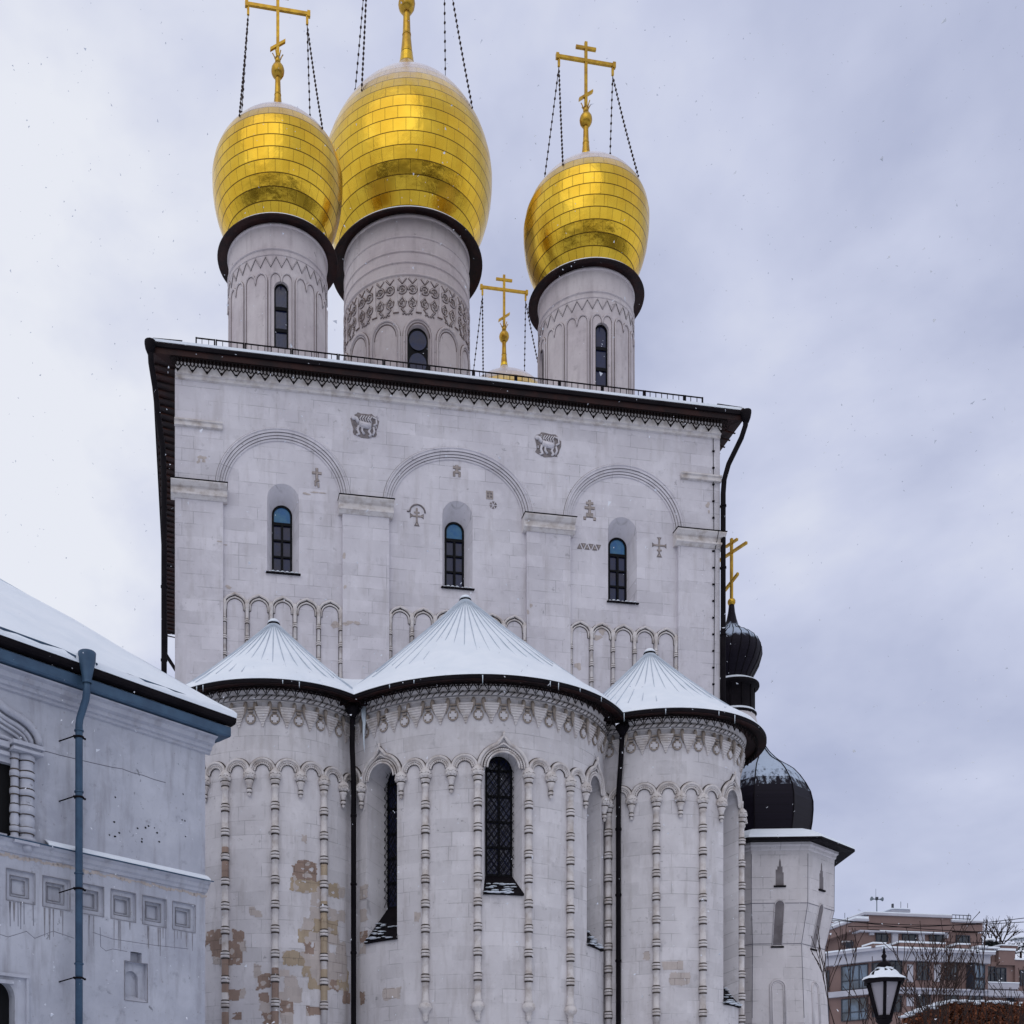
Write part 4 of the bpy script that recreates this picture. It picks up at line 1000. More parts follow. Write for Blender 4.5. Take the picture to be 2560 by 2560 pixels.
apse(0.05, -1.17, 4.75, 5.575, 19.67, Mel, [(-48.4, .62, 7.0), (.1, .62, 8.25), (48.5, .62, 7.0)], -4.6, 9.4, Mp, (-88, 88), 0, True)
apse(6.75, -1.42, 3.05, 3.90, 18.19, Rel, [(39.7, .60, 5.3)], 0.2, 14.0, Rp, (-75, 88), 6.70)
# valley pipes between the apses
for px_, bend in ((884, 0), (1546, .12)):
    x, z = onY(px_, 2000, -3.75); Y = -3.75
    xt, zt = onY(px_-2 if not bend else 1556, 1740 if not bend else 1800, -4.05)
    pts = [(xt, -4.05, 14.35), (xt, -4.0, 13.9), (xt-.02*bend, -3.9, 13.2), (x, Y, 12.2), (x, Y, G)]
    pipe('downpipe', pts, .085, 'black', cath, [(x, Y, z_, .105, .07) for z_ in (11.0, 8.8, 6.6)])
    b = MB(); b.lathe(xt, -4.05, [(.09, 14.05), (.13, 14.15), (.22, 14.28), (.22, 14.42)], 12); b.build('rain_hopper', 'black', cath)
x, z = onY(910, 1730, -4.0); b = MB()
b.tube([(x, 14.45, -4.0), (x+.01, 14.0, -4.0), (x-.01, 13.6, -4.0), (x+.0, 13.25, -4.0), (x+.02, 13.0, -4.0)], [.075, .06, .035, .02, .004], 7)
b.tube([(x-.07, 14.45, -4.0), (x-.05, 14.1, -4.0), (x-.03, 13.9, -4.0)], [.04, .03, .005], 6)
b.build('icicle', 'ice', cath)
# snow heaped in the roof valleys
for sg in (-1, 1):
    b = MB(); b.smooth = True; rows = []
    for i in range(15):
        v = i/14; y = -4.02+4.0*v; zc = 14.66+2.36*v; wd_ = .28+1.75*v; row = []
        for j in range(13):
            q = (j/12-.5)*2; row.append(b.p(sg*(4.17+.0*v)+q*wd_, zc+.02-.10*(1-v)*q*q+.16*v*abs(q)**2.5+.02*math.sin(7*q+5*v+sg), y))
        rows.append(row)
    for A, B in zip(rows[:-1], rows[1:]):
        for j in range(12): b.face([A[j], A[j+1], B[j+1], B[j]])
    b.build('valley_snow', 'snow', cath)

# ================================================================== ANNEX on the left
AO, AD = (-9.087, -11.562), (.80386, .59481)
A0 = flat(*AO, *AD)
M['plaster'] = stone('annex_plaster', (.47, .48, .54), (.35, .36, .42), 0, 1.1, .9, .5, (.25, .23, .24))
M['bluetin'] = noisy('grey_blue_tin', (.050, .10, .165), (.035, .068, .12), 2.5, .5, .3, .4, .1)
ann = thing('annex_building', 'low white plastered building with a hipped snowy roof and grey-blue gutter, left of the apses', 'building', (AO[0]-4*AD[0]-2, AO[1]-4*AD[1]+3, 0))
LA = -11.
M['streak_and_line'] = noisy('damp_streak_and_edge_line', (.29, .285, .32), (.20, .19, .20), 6, .95, 0, .1, .1)  # drips below the coffers, and dark lines along coffer and niche edges
sq = [-4.915, -4.065, -3.20, -2.345, -1.49, -.635]; SQ = .335
hol = [(c, SQ, 5.53, 6.21, 0) for c in sq]+[(c, SQ, 5.53, 6.21, 0) for c in (-5.77, -6.62, -7.5)]
hol += [(-2.0, .31, 3.70, 4.60, 0)]
b = MB(A0)
b.wall(LA, 0, G, 4.6, [(-2.0, .31, 3.70, 4.60, 0), (-5.35, .30, 2.0, 3.45, .35)], .5, 0)
b.wall(LA, 0, 4.6, 6.62, [(c, SQ, 5.53, 6.21, 0) for c in sq+[-5.77, -6.62, -7.5]]+[(-2.0, .155, 4.6, 4.84, 0)], .5, 0)
b.wall(LA, 0, 6.62, 10.25, [(-5.67, .60, 6.90, 8.46, 0)], .5, 0)
for c in sq+[-5.77, -6.62, -7.5]:                                       # stepped square coffers
    z0, z1 = 5.53, 6.21; hws = [SQ, SQ-.015, SQ-.015-.09, SQ-.125, SQ-.21]; oo = [0, -.05, -.05, -.12, -.12]
    zc = (z0+z1)/2; hz = (z1-z0)/2
    def R_(h, o): return [(c-h, zc-h*hz/SQ), (c-h, zc+h*hz/SQ), (c+h, zc+h*hz/SQ), (c+h, zc-h*hz/SQ)]
    prev = None
    for h, o in ((SQ, 0), (SQ-.006, -.06), (SQ-.11, -.06), (SQ-.116, -.12), (SQ-.18, -.12)):
        cur = R_(h, o)
        if prev: b.reveal(prev[0], prev[1], cur, o)
        prev = (cur, o)
    b.poly(prev[0][::-1], -.3, -.17, False); cur = prev[0]; b.reveal(cur, -.12, cur, -.17)
    b.mi = 1
    for h, o in ((SQ, .004), (SQ-.116, -.056), (SQ-.18, -.116)):
        q = R_(h, o); b.tube([(x, z, o) for x, z in q]+[(*q[0], o)], .011, 3, False, False)
    random.seed(int(c*10)+99)
    for _ in range(5):
        x = c+random.uniform(-.3, .3); L_ = random.uniform(.15, .75); w_ = random.uniform(.008, .03)
        b.quad((x-w_, z0-.02, .003), (x+w_, z0-.02, .003), (x+w_*.4, z0-L_, .003), (x-w_*.3, z0-L_, .003))
    b.mi = 0
# niche with a stepped top and an inner arch
b.mi = 1; A = b.outline(-2.0, .315, 3.69, 4.605, 0); b.tube([(x, z, .0) for x, z in A]+[(*A[0], 0)], .014, 3, False, False); b.mi = 0; A = b.outline(-2.0, .31, 3.70, 4.60, 0); b.reveal(A, 0, A, -.20); A = b.outline(-2.0, .155, 4.60, 4.84, 0); b.reveal(A, 0, A, -.16, False); b.poly(A, -.2, -.16, False)
b.wall(-2.31, -1.69, 3.70, 4.60, [(-2.06, .19, 3.70, 4.22, .19)], .3, -.12); A = b.outline(-2.06, .19, 3.70, 4.22, .19); b.reveal(A, -.12, A, -.22); b.poly(A, -.3, -.22, False)
b.quad((-2.31, 3.70, 0), (-1.69, 3.70, 0), (-1.69, 3.84, -.2), (-2.31, 3.84, -.2))
A = b.outline(-5.35, .30, 2.0, 3.45, .35); b.reveal(A, 0, A, -.25)
A = b.outline(-5.67, .60, 6.90, 8.46, 0); b.reveal(A, 0, A, -.15)
b.box(-2.1, -1.9, 4.84, 4.95, -.1, .001)
b.warp = flat(A0(0, 0, 0)[0], A0(0, 0, 0)[1], -AD[1], AD[0]); b.wall(0, 9, G, 10.25, (), 3, 0)
b.build('wall', ['plaster', 'streak_and_line'], ann)
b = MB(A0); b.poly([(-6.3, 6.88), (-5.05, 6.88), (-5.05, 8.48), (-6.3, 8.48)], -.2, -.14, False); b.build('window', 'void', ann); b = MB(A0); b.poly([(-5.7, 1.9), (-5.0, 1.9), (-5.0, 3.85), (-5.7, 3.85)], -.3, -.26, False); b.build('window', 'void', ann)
b = MB(A0); b.xprism(LA, .12, [(9.98, 0), (10.0, .06), (10.06, .06), (10.08, .12), (10.16, .13), (10.20, .22), (10.30, .25), (10.33, .34), (10.36, .36), (10.40, 0)]); b.build('cornice', 'plaster', ann)
b = MB(A0); b.xprism(LA, .40, [(10.38, 0), (10.385, .44), (10.42, .47), (10.62, .47), (10.64, .44), (10.66, 0)])
b.warp = flat(A0(.4, 0, 0)[0], A0(.4, 0, 0)[1], -AD[1], AD[0]); b.xprism(-.47, 9, [(10.385, 0), (10.42, .03), (10.62, .03), (10.64, 0)]); b.build('fascia', 'bluetin', ann)
b = MB(A0); b.xprism(LA, .50, [(10.68, .38), (10.70, .55), (10.75, .59), (10.84, .60), (10.84, .40)]); b.build('gutter', 'black', ann)
b = MB(A0); b.smooth = True; kk = .80; n = 40
rows = []
for j, (d, up) in enumerate(((0, 0), (-.02, .09), (.06, .17), (.3, .17+.24*kk), (.8, .16+.74*kk), (1.6, .16+1.54*kk), (2.8, .16+2.74*kk), (4.5, .16+4.44*kk), (6, .15+5.9*kk))):
    row = []
    for i in range(n+1):
        s_end = .50-max(0, d); s = LA+(s_end-LA)*i/n
        row.append(b.p(s, 10.845+up+(.035*math.sin(s*1.9+j)+.02*math.sin(s*5.3+j*2)+.012*math.sin(s*13+j) if j else 0), .60-d))
    rows.append(row)
for A, B in zip(rows[:-1], rows[1:]):
    for i in range(n): b.face([A[i], A[i+1], B[i+1], B[i]])
e_rows = []
for j, (d, up) in enumerate(((0, 0), (-.02, .09), (.06, .17), (.3, .17+.24*kk), (.8, .16+.74*kk), (1.6, .16+1.54*kk), (2.8, .16+2.74*kk), (4.5, .16+4.44*kk), (6, .15+5.9*kk))):
    e_rows.append([b.p(.50-d, 10.845+up, .60-d-(11-2*max(0, d)+.0)*i/10) for i in range(11)])
for A, B in zip(e_rows[:-1], e_rows[1:]):
    for i in range(10): b.face([A[i], A[i+1], B[i+1], B[i]])
b.smooth = False; b.face([b.p(LA, 10.7, .5), b.p(.45, 10.7, .5), b.p(.45, 10.7, -10), b.p(LA, 10.7, -10)])
b.build('roof', 'snow', ann)
b = MB(A0); b.tube([(s_, 11.03, .50) for s_ in (LA, -4.2)], .03, 6); b.tube([(s_, 11.00-.02*0, .52) for s_ in (-3.3, -.9)], .025, 6); b.tube([(-4.2, 11.03, .5), (-3.95, 10.93, .62)], .03, 6); b.tube([(-3.3, 11.0, .5), (-3.45, 10.93, .62)], .03, 6); b.build('gutter_rim', 'bluetin', ann)
# string ledge with snow
b = MB(A0); b.xprism(LA, .02, [(6.55, 0), (6.56, .04), (6.62, .06), (6.66, .11), (6.74, .13), (6.78, .20), (6.80, .22)]); led = b.build('ledge', 'plaster', ann)
b = MB(A0); b.xprism(LA, .08, [(6.80, .24), (6.825, .25), (6.90, .0)]); b.build('flashing', 'bluetin', led)
b = MB(A0); b.smooth = True; b.xprism(-4.35, .02, [(6.835, .20), (6.88, .19), (6.95, .10), (7.0, .0)]); b.build('snow', 'snow', led)
b = MB(A0); random.seed(3)
for i in range(60):
    s = -5.6+i*.095; z = 6.50+random.uniform(-.03, .03); wd_ = random.uniform(.04, .09); hh = random.uniform(.02, .07)
    b.poly([(s-wd_, z-hh*.5), (s, z-hh), (s+wd_, z-hh*.4), (s+wd_*.8, z+hh*.5), (s-.01, z+hh*.3), (s-wd_*.9, z+hh*.6)], .0, .006)
b.build('crumbled_edge', 'bare3', led)
# annex downpipe
dp = MB(A0)
P_ = -3.70
dp.lathe(P_, .66, [(.10, 10.42), (.10, 10.50), (.185, 10.92), (.19, 11.02), (.195, 11.08), (.175, 11.10)], 18, caps=False)
dp.tube([(P_, 10.5, .66), (P_, 10.22, .64), (P_+.02, 10.10, .58), (P_, 9.72, .36), (P_, 9.60, .33), (P_, G, .33)], .082, 14)
for z in (9.45, 8.1, 6.3, 4.3, 2.4): dp.lathe(P_, .33, [(.103, z), (.103, z+.035)], 14)
d_ = dp.build('downpipe', 'bluetin', ann)
for z in (9.30, 7.97, 5.95, 3.98, 2.1):
    b = MB(A0); b.lathe(P_, .33, [(.108, z), (.115, z+.02), (.108, z+.04)], 14); b.tube([(P_-.12, z+.02, .30), (P_-.30, z-.06, .0)], .016, 5); b.sphere(P_-.12, z+.02, .33, .03, 6); b.sphere(P_+.13, z+.01, .36, .028, 6)
    b.build('pipe_bracket', 'black', d_)
# window surround at the left edge
b = MB(A0)
for c, r in ((-5.07, .09), (-4.80, .165)):
    prof = [(r*.9, 6.80), (r*1.3, 6.84), (r*1.3, 6.90), (r*.9, 6.94), (r*.95, 7.02), (r*1.2, 7.05), (r*1.2, 7.12), (r*.85, 7.14), (r*1.12, 7.22), (r*1.14, 7.30), (r*.9, 7.40), (r*1.2, 7.44), (r*1.22, 7.50), (r*1.15, 7.56)]
    for z in (7.89, 8.27): prof += [(r*.95, z-.26), (r*.95, z-.08), (r*1.2, z-.05), (r*1.2, z+.03), (r*.95, z+.06)]
    prof += [(r*.95, 8.56), (r*1.15, 8.60), (r*1.15, 8.70)]
    b.lathe(c, .02, prof, 14)
b.sphere(-4.83, 6.70, .10, .12, 10, .09)
b.box(-5.18, -4.60, 6.74, 6.80, 0, .24); b.box(-5.22, -4.52, 8.70, 8.76, 0, .28); b.box(-5.18, -4.56, 8.76, 8.82, .0, .22); b.box(-5.24, -4.50, 8.82, 8.90, 0, .30); b.box(-6.7, -5.22, 8.58, 8.66, 0, .10); b.box(-6.7, -5.24, 8.74, 8.86, 0, .14)
for pl, rt, oo in (([(93, 1868), (91.7, 1855), (87, 1842), (78.6, 1828.6), (68, 1816), (55, 1805), (42, 1796), (28.6, 1788), (13, 1779), (0, 1768), (-12, 1755)], .085, .09),
                   ([(76, 1870), (73, 1853), (64, 1838), (52, 1826), (36, 1814), (18, 1804), (0, 1792), (-12, 1783)], .06, .05),
                   ([(64, 1871), (61, 1858), (53, 1844), (42, 1834), (28, 1824), (12, 1814), (0, 1806), (-12, 1797)], .035, .10),
                   ([(54, 1870), (50, 1856), (40, 1844), (26, 1834), (10, 1824), (-12, 1810)], .035, .06), ([(36, 1866), (32, 1857), (22, 1850), (8, 1844), (-12, 1838)], .05, .03)):
    b.tube([(*onplane(px_, py_, *AO, *AD), oo) for px_, py_ in pl], rt, 7)
b.mi = 1
for pl in ([(96, 1868), (95, 1853), (89, 1838), (80, 1824), (70, 1812), (55, 1801), (42, 1792), (28.6, 1784), (13, 1775), (0, 1764)], [(69, 1870), (66, 1854), (57, 1839), (46, 1829), (31, 1818), (14, 1808), (0, 1799)]): b.tube([(*onplane(px_, py_, *AO, *AD), .02) for px_, py_ in pl], .03, 5)
for c, r in ((-5.07, .10), (-4.80, .17)):
    for z in (7.0, 7.13, 7.41, 7.60, 7.80, 7.96, 8.18, 8.34, 8.56): b.lathe(c, .02, [(r*.95, z-.015), (r*1.06, z), (r*.95, z+.015)], 14, caps=False)
b.mi = 0
b.box(-7.0, -5.30, 6.82, 6.895, 0, .14)
b.build('window_surround', ['plaster', 'grime'], ann)
b = MB(A0); b.box(-6.4, -4.74, 3.90, 3.97, 0, .07); b.box(-4.80, -4.74, 1.5, 3.90, 0, .05); b.box(-6.4, -5.1, 3.74, 3.82, 0, .07); b.build('door_surround', 'plaster', ann)
b = MB(A0); random.seed(9)
for (x, y) in ((869,221),(900,490),(868,516),(826,506),(1165,452),(1185,490),(1098,450),(1070,534),(1070,556),(1381,198),(1395,398),(1373,392),(1400,517),(1037,455),(862,407),(1119,437),(1201,558)):
    s, z = onplane(x*.3313, 1920+y*.3313, *AO, *AD); r = .018+.014*random.random()
    b.poly([(s+r*random.uniform(.7, 1.6)*math.cos(t), z+r*random.uniform(.6, 1.3)*math.sin(t)) for t in [i*PI/3 for i in range(6)]], .0, .004, False)
b.build('chipped_plaster', 'void', ann)
M['crack'] = mat('crack_grey', (.16, .16, .19), .9)[0]  # plain grey for plaster cracks and the tower's edge joints
def crack(pts, r=.006):
    b = MB(A0); b.tube([(*onplane(x*.3313, y0+y*.3313, *AO, *AD), .0) for x, y, y0 in pts], r, 3, False, False); b.build('plaster_crack', 'crack', ann)
crack([(330, 1440, 1400), (370, 1450, 1400), (460, 1475, 1400), (570, 1500, 1400), (650, 1520, 1400), (760, 1545, 1400), (850, 1565, 1400), (920, 1575, 1400), (1000, 1605, 1400), (1080, 1625, 1400), (1160, 1655, 1400), (1250, 1680, 1400)], .009)
crack([(0, 1255, 1920), (60, 1275, 1920), (200, 1232, 1920), (262, 1285, 1920), (400, 1230, 1920), (560, 1285, 1920)], .007)
crack([(755, 1200, 1920), (760, 1350, 1920), (800, 1380, 1920), (850, 1365, 1920), (960, 1385, 1920)], .006); crack([(700, 1240, 1920), (850, 1290, 1920), (1150, 1335, 1920), (1420, 1365, 1920)], .006); crack([(1110, 1190, 1920), (1115, 1290, 1920)], .005); crack([(1250, 1200, 1920), (1252, 1350, 1920)], .005)
for x in (75, 135, 155, 180, 250): crack([(x, 1010, 1920), (x+2, 1180+x % 60, 1920)], .008)

# ================================================================== TOWER on the right
TX, TY = XC+44.9*ray(1902, 0)[0], YC+44.9*ray(1902, 0)[1]
tw = thing('chapel_tower', 'white eight-sided tower flaring under a dark snow-dusted bulb dome, right of the apses', 'tower', (TX, TY, 0))
NP = 8; OFF = math.radians(-7)
# measured facet corners are at -7, 38 and 83 degrees right of the line of sight
def facet(b, prof, n=NP, off=None, smooth=False, closed_top=False):
    off = OFF if off is None else off; rings = []
    L = 0
    for i, (r, z) in enumerate(prof):
        if i: L += math.hypot(prof[i][0]-prof[i-1][0], z-prof[i-1][1])
        ring = []
        for k in range(n):
            for q in (0, 1):
                t = off+2*PI*(k+q)/n+TH2
                ring.append(b.p(TX+r*math.sin(t), z, TY-r*math.cos(t), (2.7*2*PI*(k+q)/n, L)))
        rings.append(ring)
    s = b.smooth; b.smooth = smooth
    for A, B in zip(rings[:-1], rings[1:]):
        for k in range(n): b.face([A[2*k], A[2*k+1], B[2*k+1], B[2*k]])
    b.smooth = s
# line of sight from the camera to the tower centre
TH2 = -math.atan2(TX-XC, TY-YC)
def tfc(k):  # flat frame of facet k (between corner k and k+1): origin at its middle at radius apothem 1
    t = OFF+2*PI*(k+.5)/NP+TH2; return t
b = MB(); facet(b, [(2.62, G), (2.50, 5.3), (2.36, 8.1), (2.70, 9.55), (2.71, 11.4), (2.72, 11.78)]); b.build('wall', 'tower', tw)
b = MB(); facet(b, [(2.72, 11.52), (2.77, 11.56), (2.79, 11.66), (2.86, 11.71), (2.86, 11.80)]); b.build('cornice', 'tower', tw)
b = MB(); facet(b, [(2.80, 11.82), (3.42, 11.74), (3.45, 11.78), (3.43, 11.85), (3.0, 12.0)]); b.build('eaves', 'black', tw)
b = MB(); facet(b, [(3.44, 11.85), (3.40, 11.95), (2.95, 12.20), (2.4, 12.42), (1.7, 12.55)]); b.build('roof_snow', 'snow', tw)
m, n, l, bs = mat('dark_shingle_with_snow', (.012, .009, .013), .5, 0, .10)
o_ = n.new('ShaderNodeTexCoord'); g_ = n.new('ShaderNodeNewGeometry'); sx = n.new('ShaderNodeSeparateXYZ'); l.new(g_.outputs['Normal'], sx.inputs[0])
ad = n.new('ShaderNodeMath'); ad.operation = 'MULTIPLY_ADD'; l.new(noise(n, l, o_.outputs['Object'], 5, 6, .75, 0, (1, 1, .35)), ad.inputs[0]); ad.inputs[1].default_value = .8; l.new(sx.outputs[2], ad.inputs[2])
sxo = n.new('ShaderNodeSeparateXYZ'); l.new(o_.outputs['UV'], sxo.inputs[0]); wv = n.new('ShaderNodeMath'); wv.operation = 'PINGPONG'; l.new(sxo.outputs[1], wv.inputs[0]); wv.inputs[1].default_value = .14
dk = mixrgb(n, l, ramp(n, l, wv.outputs[0], [(.0, 1), (.012, 0)]), (.008, .006, .012), (.003, .002, .004))
l.new(mixrgb(n, l, ramp(n, l, ad.outputs[0], [(.80, 0), (.92, 1)]), dk, (.40, .47, .58)), bs.inputs['Base Color']); M['shingle'] = m
domeprof = [(1.78, 12.35), (1.83, 12.67), (1.90, 13.10), (1.935, 13.55), (1.93, 13.88), (1.84, 14.28), (1.67, 14.63), (1.45, 14.98), (1.22, 15.26), (1.02, 15.42), (.82, 15.56), (.66, 15.68), (.52, 15.82), (.32, 16.05), (.17, 16.3), (.09, 16.6), (.04, 16.9)]
b = MB(); facet(b, domeprof); dm = b.build('bulb_dome', 'shingle', tw)
b = MB()
for k in range(NP):
    t = OFF+2*PI*k/NP+TH2; b.tube([(TX+(r+.01)*math.sin(t), z, TY-(r+.01)*math.cos(t)) for r, z in domeprof], .022, 5)
b.build('dome_rib', 'black', dm)
T8 = (TX, TY); TX, TY = 14.43, 7.79; tw0 = tw
tw = thing('side_cupola', 'slim black onion cupola with a gilt cross, behind the right end of the church', 'cupola', (TX, TY, 0))
b = MB(); b.lathe(TX, TY, [(1.25, G), (1.25, 18.9), (1.12, 19.4), (1.02, 19.8)], 24); b.build('base', 'tower', tw)
b = MB(); b.lathe(TX, TY, [(1.03, 19.75), (1.08, 19.85), (1.0, 19.95), (.97, 20.0), (.97, 21.0), (1.18, 21.04), (1.20, 21.10), (1.18, 21.16), (.9, 21.35)], 32)
for k in range(12):
    t = 2*PI*k/12; b.tube([(TX+.98*math.sin(t), 20.0, TY-.98*math.cos(t)), (TX+.98*math.sin(t), 21.0, TY-.98*math.cos(t))], .03, 4)
lt = b.build('lantern_drum', 'black', tw)
b = MB(); b.lathe(TX, TY, [(1.19, 21.17), (1.1, 21.26), (.9, 21.37)], 32, caps=False); b.build('snow', 'snow', lt); b = MB(); b.lathe(TX, TY, [(1.09, 19.86), (1.02, 19.97)], 32, caps=False); b.build('snow', 'snow', lt)
b = MB(); op = [(.86, 21.3), (.88, 21.5), (1.02, 21.75), (1.20, 22.1), (1.30, 22.5), (1.28, 22.85), (1.12, 23.2), (.80, 23.5), (.50, 23.66), (.33, 23.85), (.22, 24.2), (.15, 24.55), (.12, 24.85)]
b.lathe(TX, TY, op, 40, True, 1.3); on = b.build('small_onion_dome', 'shingle', tw)
b = MB()
for k in range(20):
    t = 2*PI*k/20; b.tube([(TX+(r+.005)*math.sin(t+.12*(z-21.3)), z, TY-(r+.005)*math.cos(t+.12*(z-21.3))) for r, z in op[:-3]], .020, 4)
b.build('dome_rib', 'black', on)
# cross seen almost edge-on
b = MB(flat(TX, TY, .30, -.954)); z0 = 25.0
b.sphere(0, z0, 0, .18, 12); b.box(-.055, .055, z0+.1, 27.85, -.05, .05); b.box(-.92, .92, 27.17, 27.28, -.055, .055); b.box(-.36, .36, 27.60, 27.70, -.053, .053)
pts = [(-.40, 25.66), (.40, 26.04), (.40, 26.15), (-.40, 25.77)]
b.poly(pts, -.06, .06); b.poly(pts[::-1], .06, -.06, False)
b.build('cross', 'goldplain', tw)
TX, TY = T8; tw = tw0
for k in range(-2, 4):                                                   # slits, kokoshnik niches, low blind windows
    t = tfc(k); ap = 4.38*math.cos(PI/NP)
    # leaning middle band: facet plane tilts, so make the slit in its own sloping frame
    def slant(r0, z0, r1, z1, t=t):
        def f_(s, z, o):
            u = (z-z0)/(z1-z0); r = (r0+(r1-r0)*u)*math.cos(PI/NP)+o
            return (TX+r*math.sin(t)+s*math.cos(t), TY-r*math.cos(t)+s*math.sin(t), z)
        return f_
    sl_f = slant(2.36, 8.1, 2.70, 9.55)
    b = MB(sl_f); A = b.outline(0, .18, 8.02, 9.48, .18); b.poly(A, .0, .012, False); b.mi = 1; b.box(-.24, .24, 7.95, 8.01, 0, .07)
    b.mi = 2; b.tube([(x, z, .01) for x, z in A], .022, 4)
    b.build('slit_window', ['niche', 'black', 'tower'], tw) if 'niche' in M else None
    if 'niche' not in M:
        M['niche'] = noisy('niche_stone', (.13, .115, .12), (.22, .20, .21), 2, .9, 0, .2, .3); b.build('slit_window', ['niche', 'black', 'tower'], tw)
    up = slant(2.70, 9.55, 2.71, 11.4)
    b = MB(up); b.poly([(x*.85, 10.22+(z-11.75)*.88) for x, z in ((-.17, 11.75), (.17, 11.75), (.17, 12.30), (.12, 12.30), (.12, 12.55), (.06, 12.55), (.05, 12.75), (.01, 12.9), (-.03, 12.75), (-.04, 12.55), (-.10, 12.55), (-.10, 12.42), (-.17, 12.42))], 0, .01); b.mi = 1; b.box(-.22, .22, 10.15, 10.21, 0, .07); b.build('stepped_niche', ['niche', 'black'], tw)
    lo_f = slant(2.50, 5.3, 2.36, 8.1)
    b = MB(lo_f)
    for hw_, rt in ((.28, .035), (.21, .022)): b.tube([(x, z, .015) for x, z in b.outline(0, hw_, 5.0, 6.45, hw_)], rt, 5)
    b.build('blind_window', 'tower', tw)
b = MB()
for (r, z) in ((2.705, 9.56), (2.365, 8.10)):
    pts = []
    for k in range(NP): t = OFF+2*PI*k/NP+TH2; pts.append((TX+(r+.005)*math.sin(t), z, TY-(r+.005)*math.cos(t)))
    b.tube(pts, .012, 4, True)
for k in range(NP):
    t = OFF+2*PI*k/NP+TH2; b.tube([(TX+(r+.002)*math.sin(t), z, TY-(r+.002)*math.cos(t)) for r, z in ((2.50, 5.3), (2.36, 8.1), (2.70, 9.55), (2.71, 11.4))], .012, 4)
b.build('edge_joint', 'crack', tw)

# ================================================================== APARTMENT BUILDING far behind
YB = 55.
def BP(px, py, Y=YB): return onY(px, py, Y)
BW = flat(0, YB, 1, 0)
M['taupe'] = noisy('taupe_render', (.205, .138, .126), (.175, .118, .11), .5, .85, 0, .2, .05)
M['btrim'] = noisy('pale_grey_trim', (.44, .44, .50), (.38, .38, .43), .5, .8, 0, .2, .05)
M['bglass'] = noisy('sky_reflecting_glass', (.10, .15, .22), (.02, .03, .045), .45, .08, 0, .8, .15, 3, .4, .6)
M['bglassdark'] = noisy('dark_flat_glass', (.012, .018, .03), (.07, .08, .10), .6, .10, 0, .5, .12, 3, .5, .68)
M['bframe'] = mat('window_frame_grey', (.03, .035, .05), .5)[0]
M['brail'] = mat('railing_grey', (.10, .11, .13), .5)[0]
apb = thing('apartment_building', 'taupe apartment block with pale cornices and snow on its stepped roofs, far right', 'apartment building', (BP(2330, 2400)[0], YB+6, 0))
def blk(name, m, p0, q0, p1, q1, o0, o1, Y=YB, parent=apb, to_ground=False):
    s0, z1 = BP(p0, q0, Y-o1); s1, _ = BP(p1, q0, Y-o1); z0 = BP(p0, q1, Y-o1)[1] if not to_ground else G
    b = MB(flat(0, Y, 1, 0)); b.box(s0, s1, z0, z1, o0, o1); return b.build(name, m, parent)
blk('wall', 'taupe', 2219, 2398, 2470, 0, -14, 0, to_ground=True)
blk('wall', 'taupe', 2470, 2404, 2600, 0, -14, -1.2, to_ground=True)
blk('penthouse', 'taupe', 2150, 2322, 2454, 2375, -12, -2.2)
blk('penthouse', 'taupe', 2171, 2286, 2380, 2323, -12, -1.8); blk('penthouse', 'taupe', 2137, 2300, 2174, 2325, -12, -1.9); blk('penthouse', 'taupe', 2378, 2303, 2457, 2326, -12, -1.9)
for a in ((2161, 2280, 2380, 2286), (2380, 2300, 2459, 2304), (2137, 2296, 2173, 2301)): blk('parapet_cap', 'btrim', *a, -12, -1.6)
for a in ((2162, 2277.5, 2380, 2280), (2380, 2298, 2459, 2300), (2140, 2290, 2172, 2296), (2200, 2325, 2362, 2327.5)): blk('roof_snow', 'snow', *a, -12, -1.65)
blk('string_course', 'btrim', 2150, 2324.5, 2362, 2328, -3, -1.7)
for a in ((2219, 2370, 2444, 2399), (2444, 2380, 2476, 2408), (2219, 2468, 2600, 2482)): blk('cornice', 'btrim', *a, -.5, .5)
blk('cornice', 'btrim', 2219, 2369, 2446, 2376, -.5, .95); blk('cornice', 'btrim', 2440, 2378, 2489, 2385, -.5, .95)
for a in ((2215, 2365, 2447, 2369), (2440, 2375, 2490, 2378.5)): blk('roof_snow', 'snow', *a, -8, 1.0)
blk('string_course', 'btrim', 2219, 2467, 2475, 2471, -.5, .8)
blk('balcony', 'taupe', 2250, 2356, 2362, 2368, -1.6, 0); blk('balcony', 'taupe', 2395, 2360, 2424, 2370, -1.6, 0); blk('balcony', 'taupe', 2183, 2358, 2215, 2368, -1.6, 0)
for a in ((2248, 2351.5, 2364, 2356), (2394, 2356, 2426, 2361), (2182, 2354.5, 2216, 2358.5)): blk('roof_snow', 'snow', *a, -1.7, .05)
for a in ((2231, 2328, 2245.5, 2366), (2297, 2328, 2312, 2353), (2362, 2328, 2371, 2345), (2175, 2326, 2186, 2337)): blk('pilaster', 'btrim', *a, -2.3, -2.0)
for a in ((2269, 2411, 2283, 2455), (2336, 2411, 2352, 2454), (2267, 2493, 2284, 2515)): blk('pilaster', 'btrim', *a, -.2, .08)
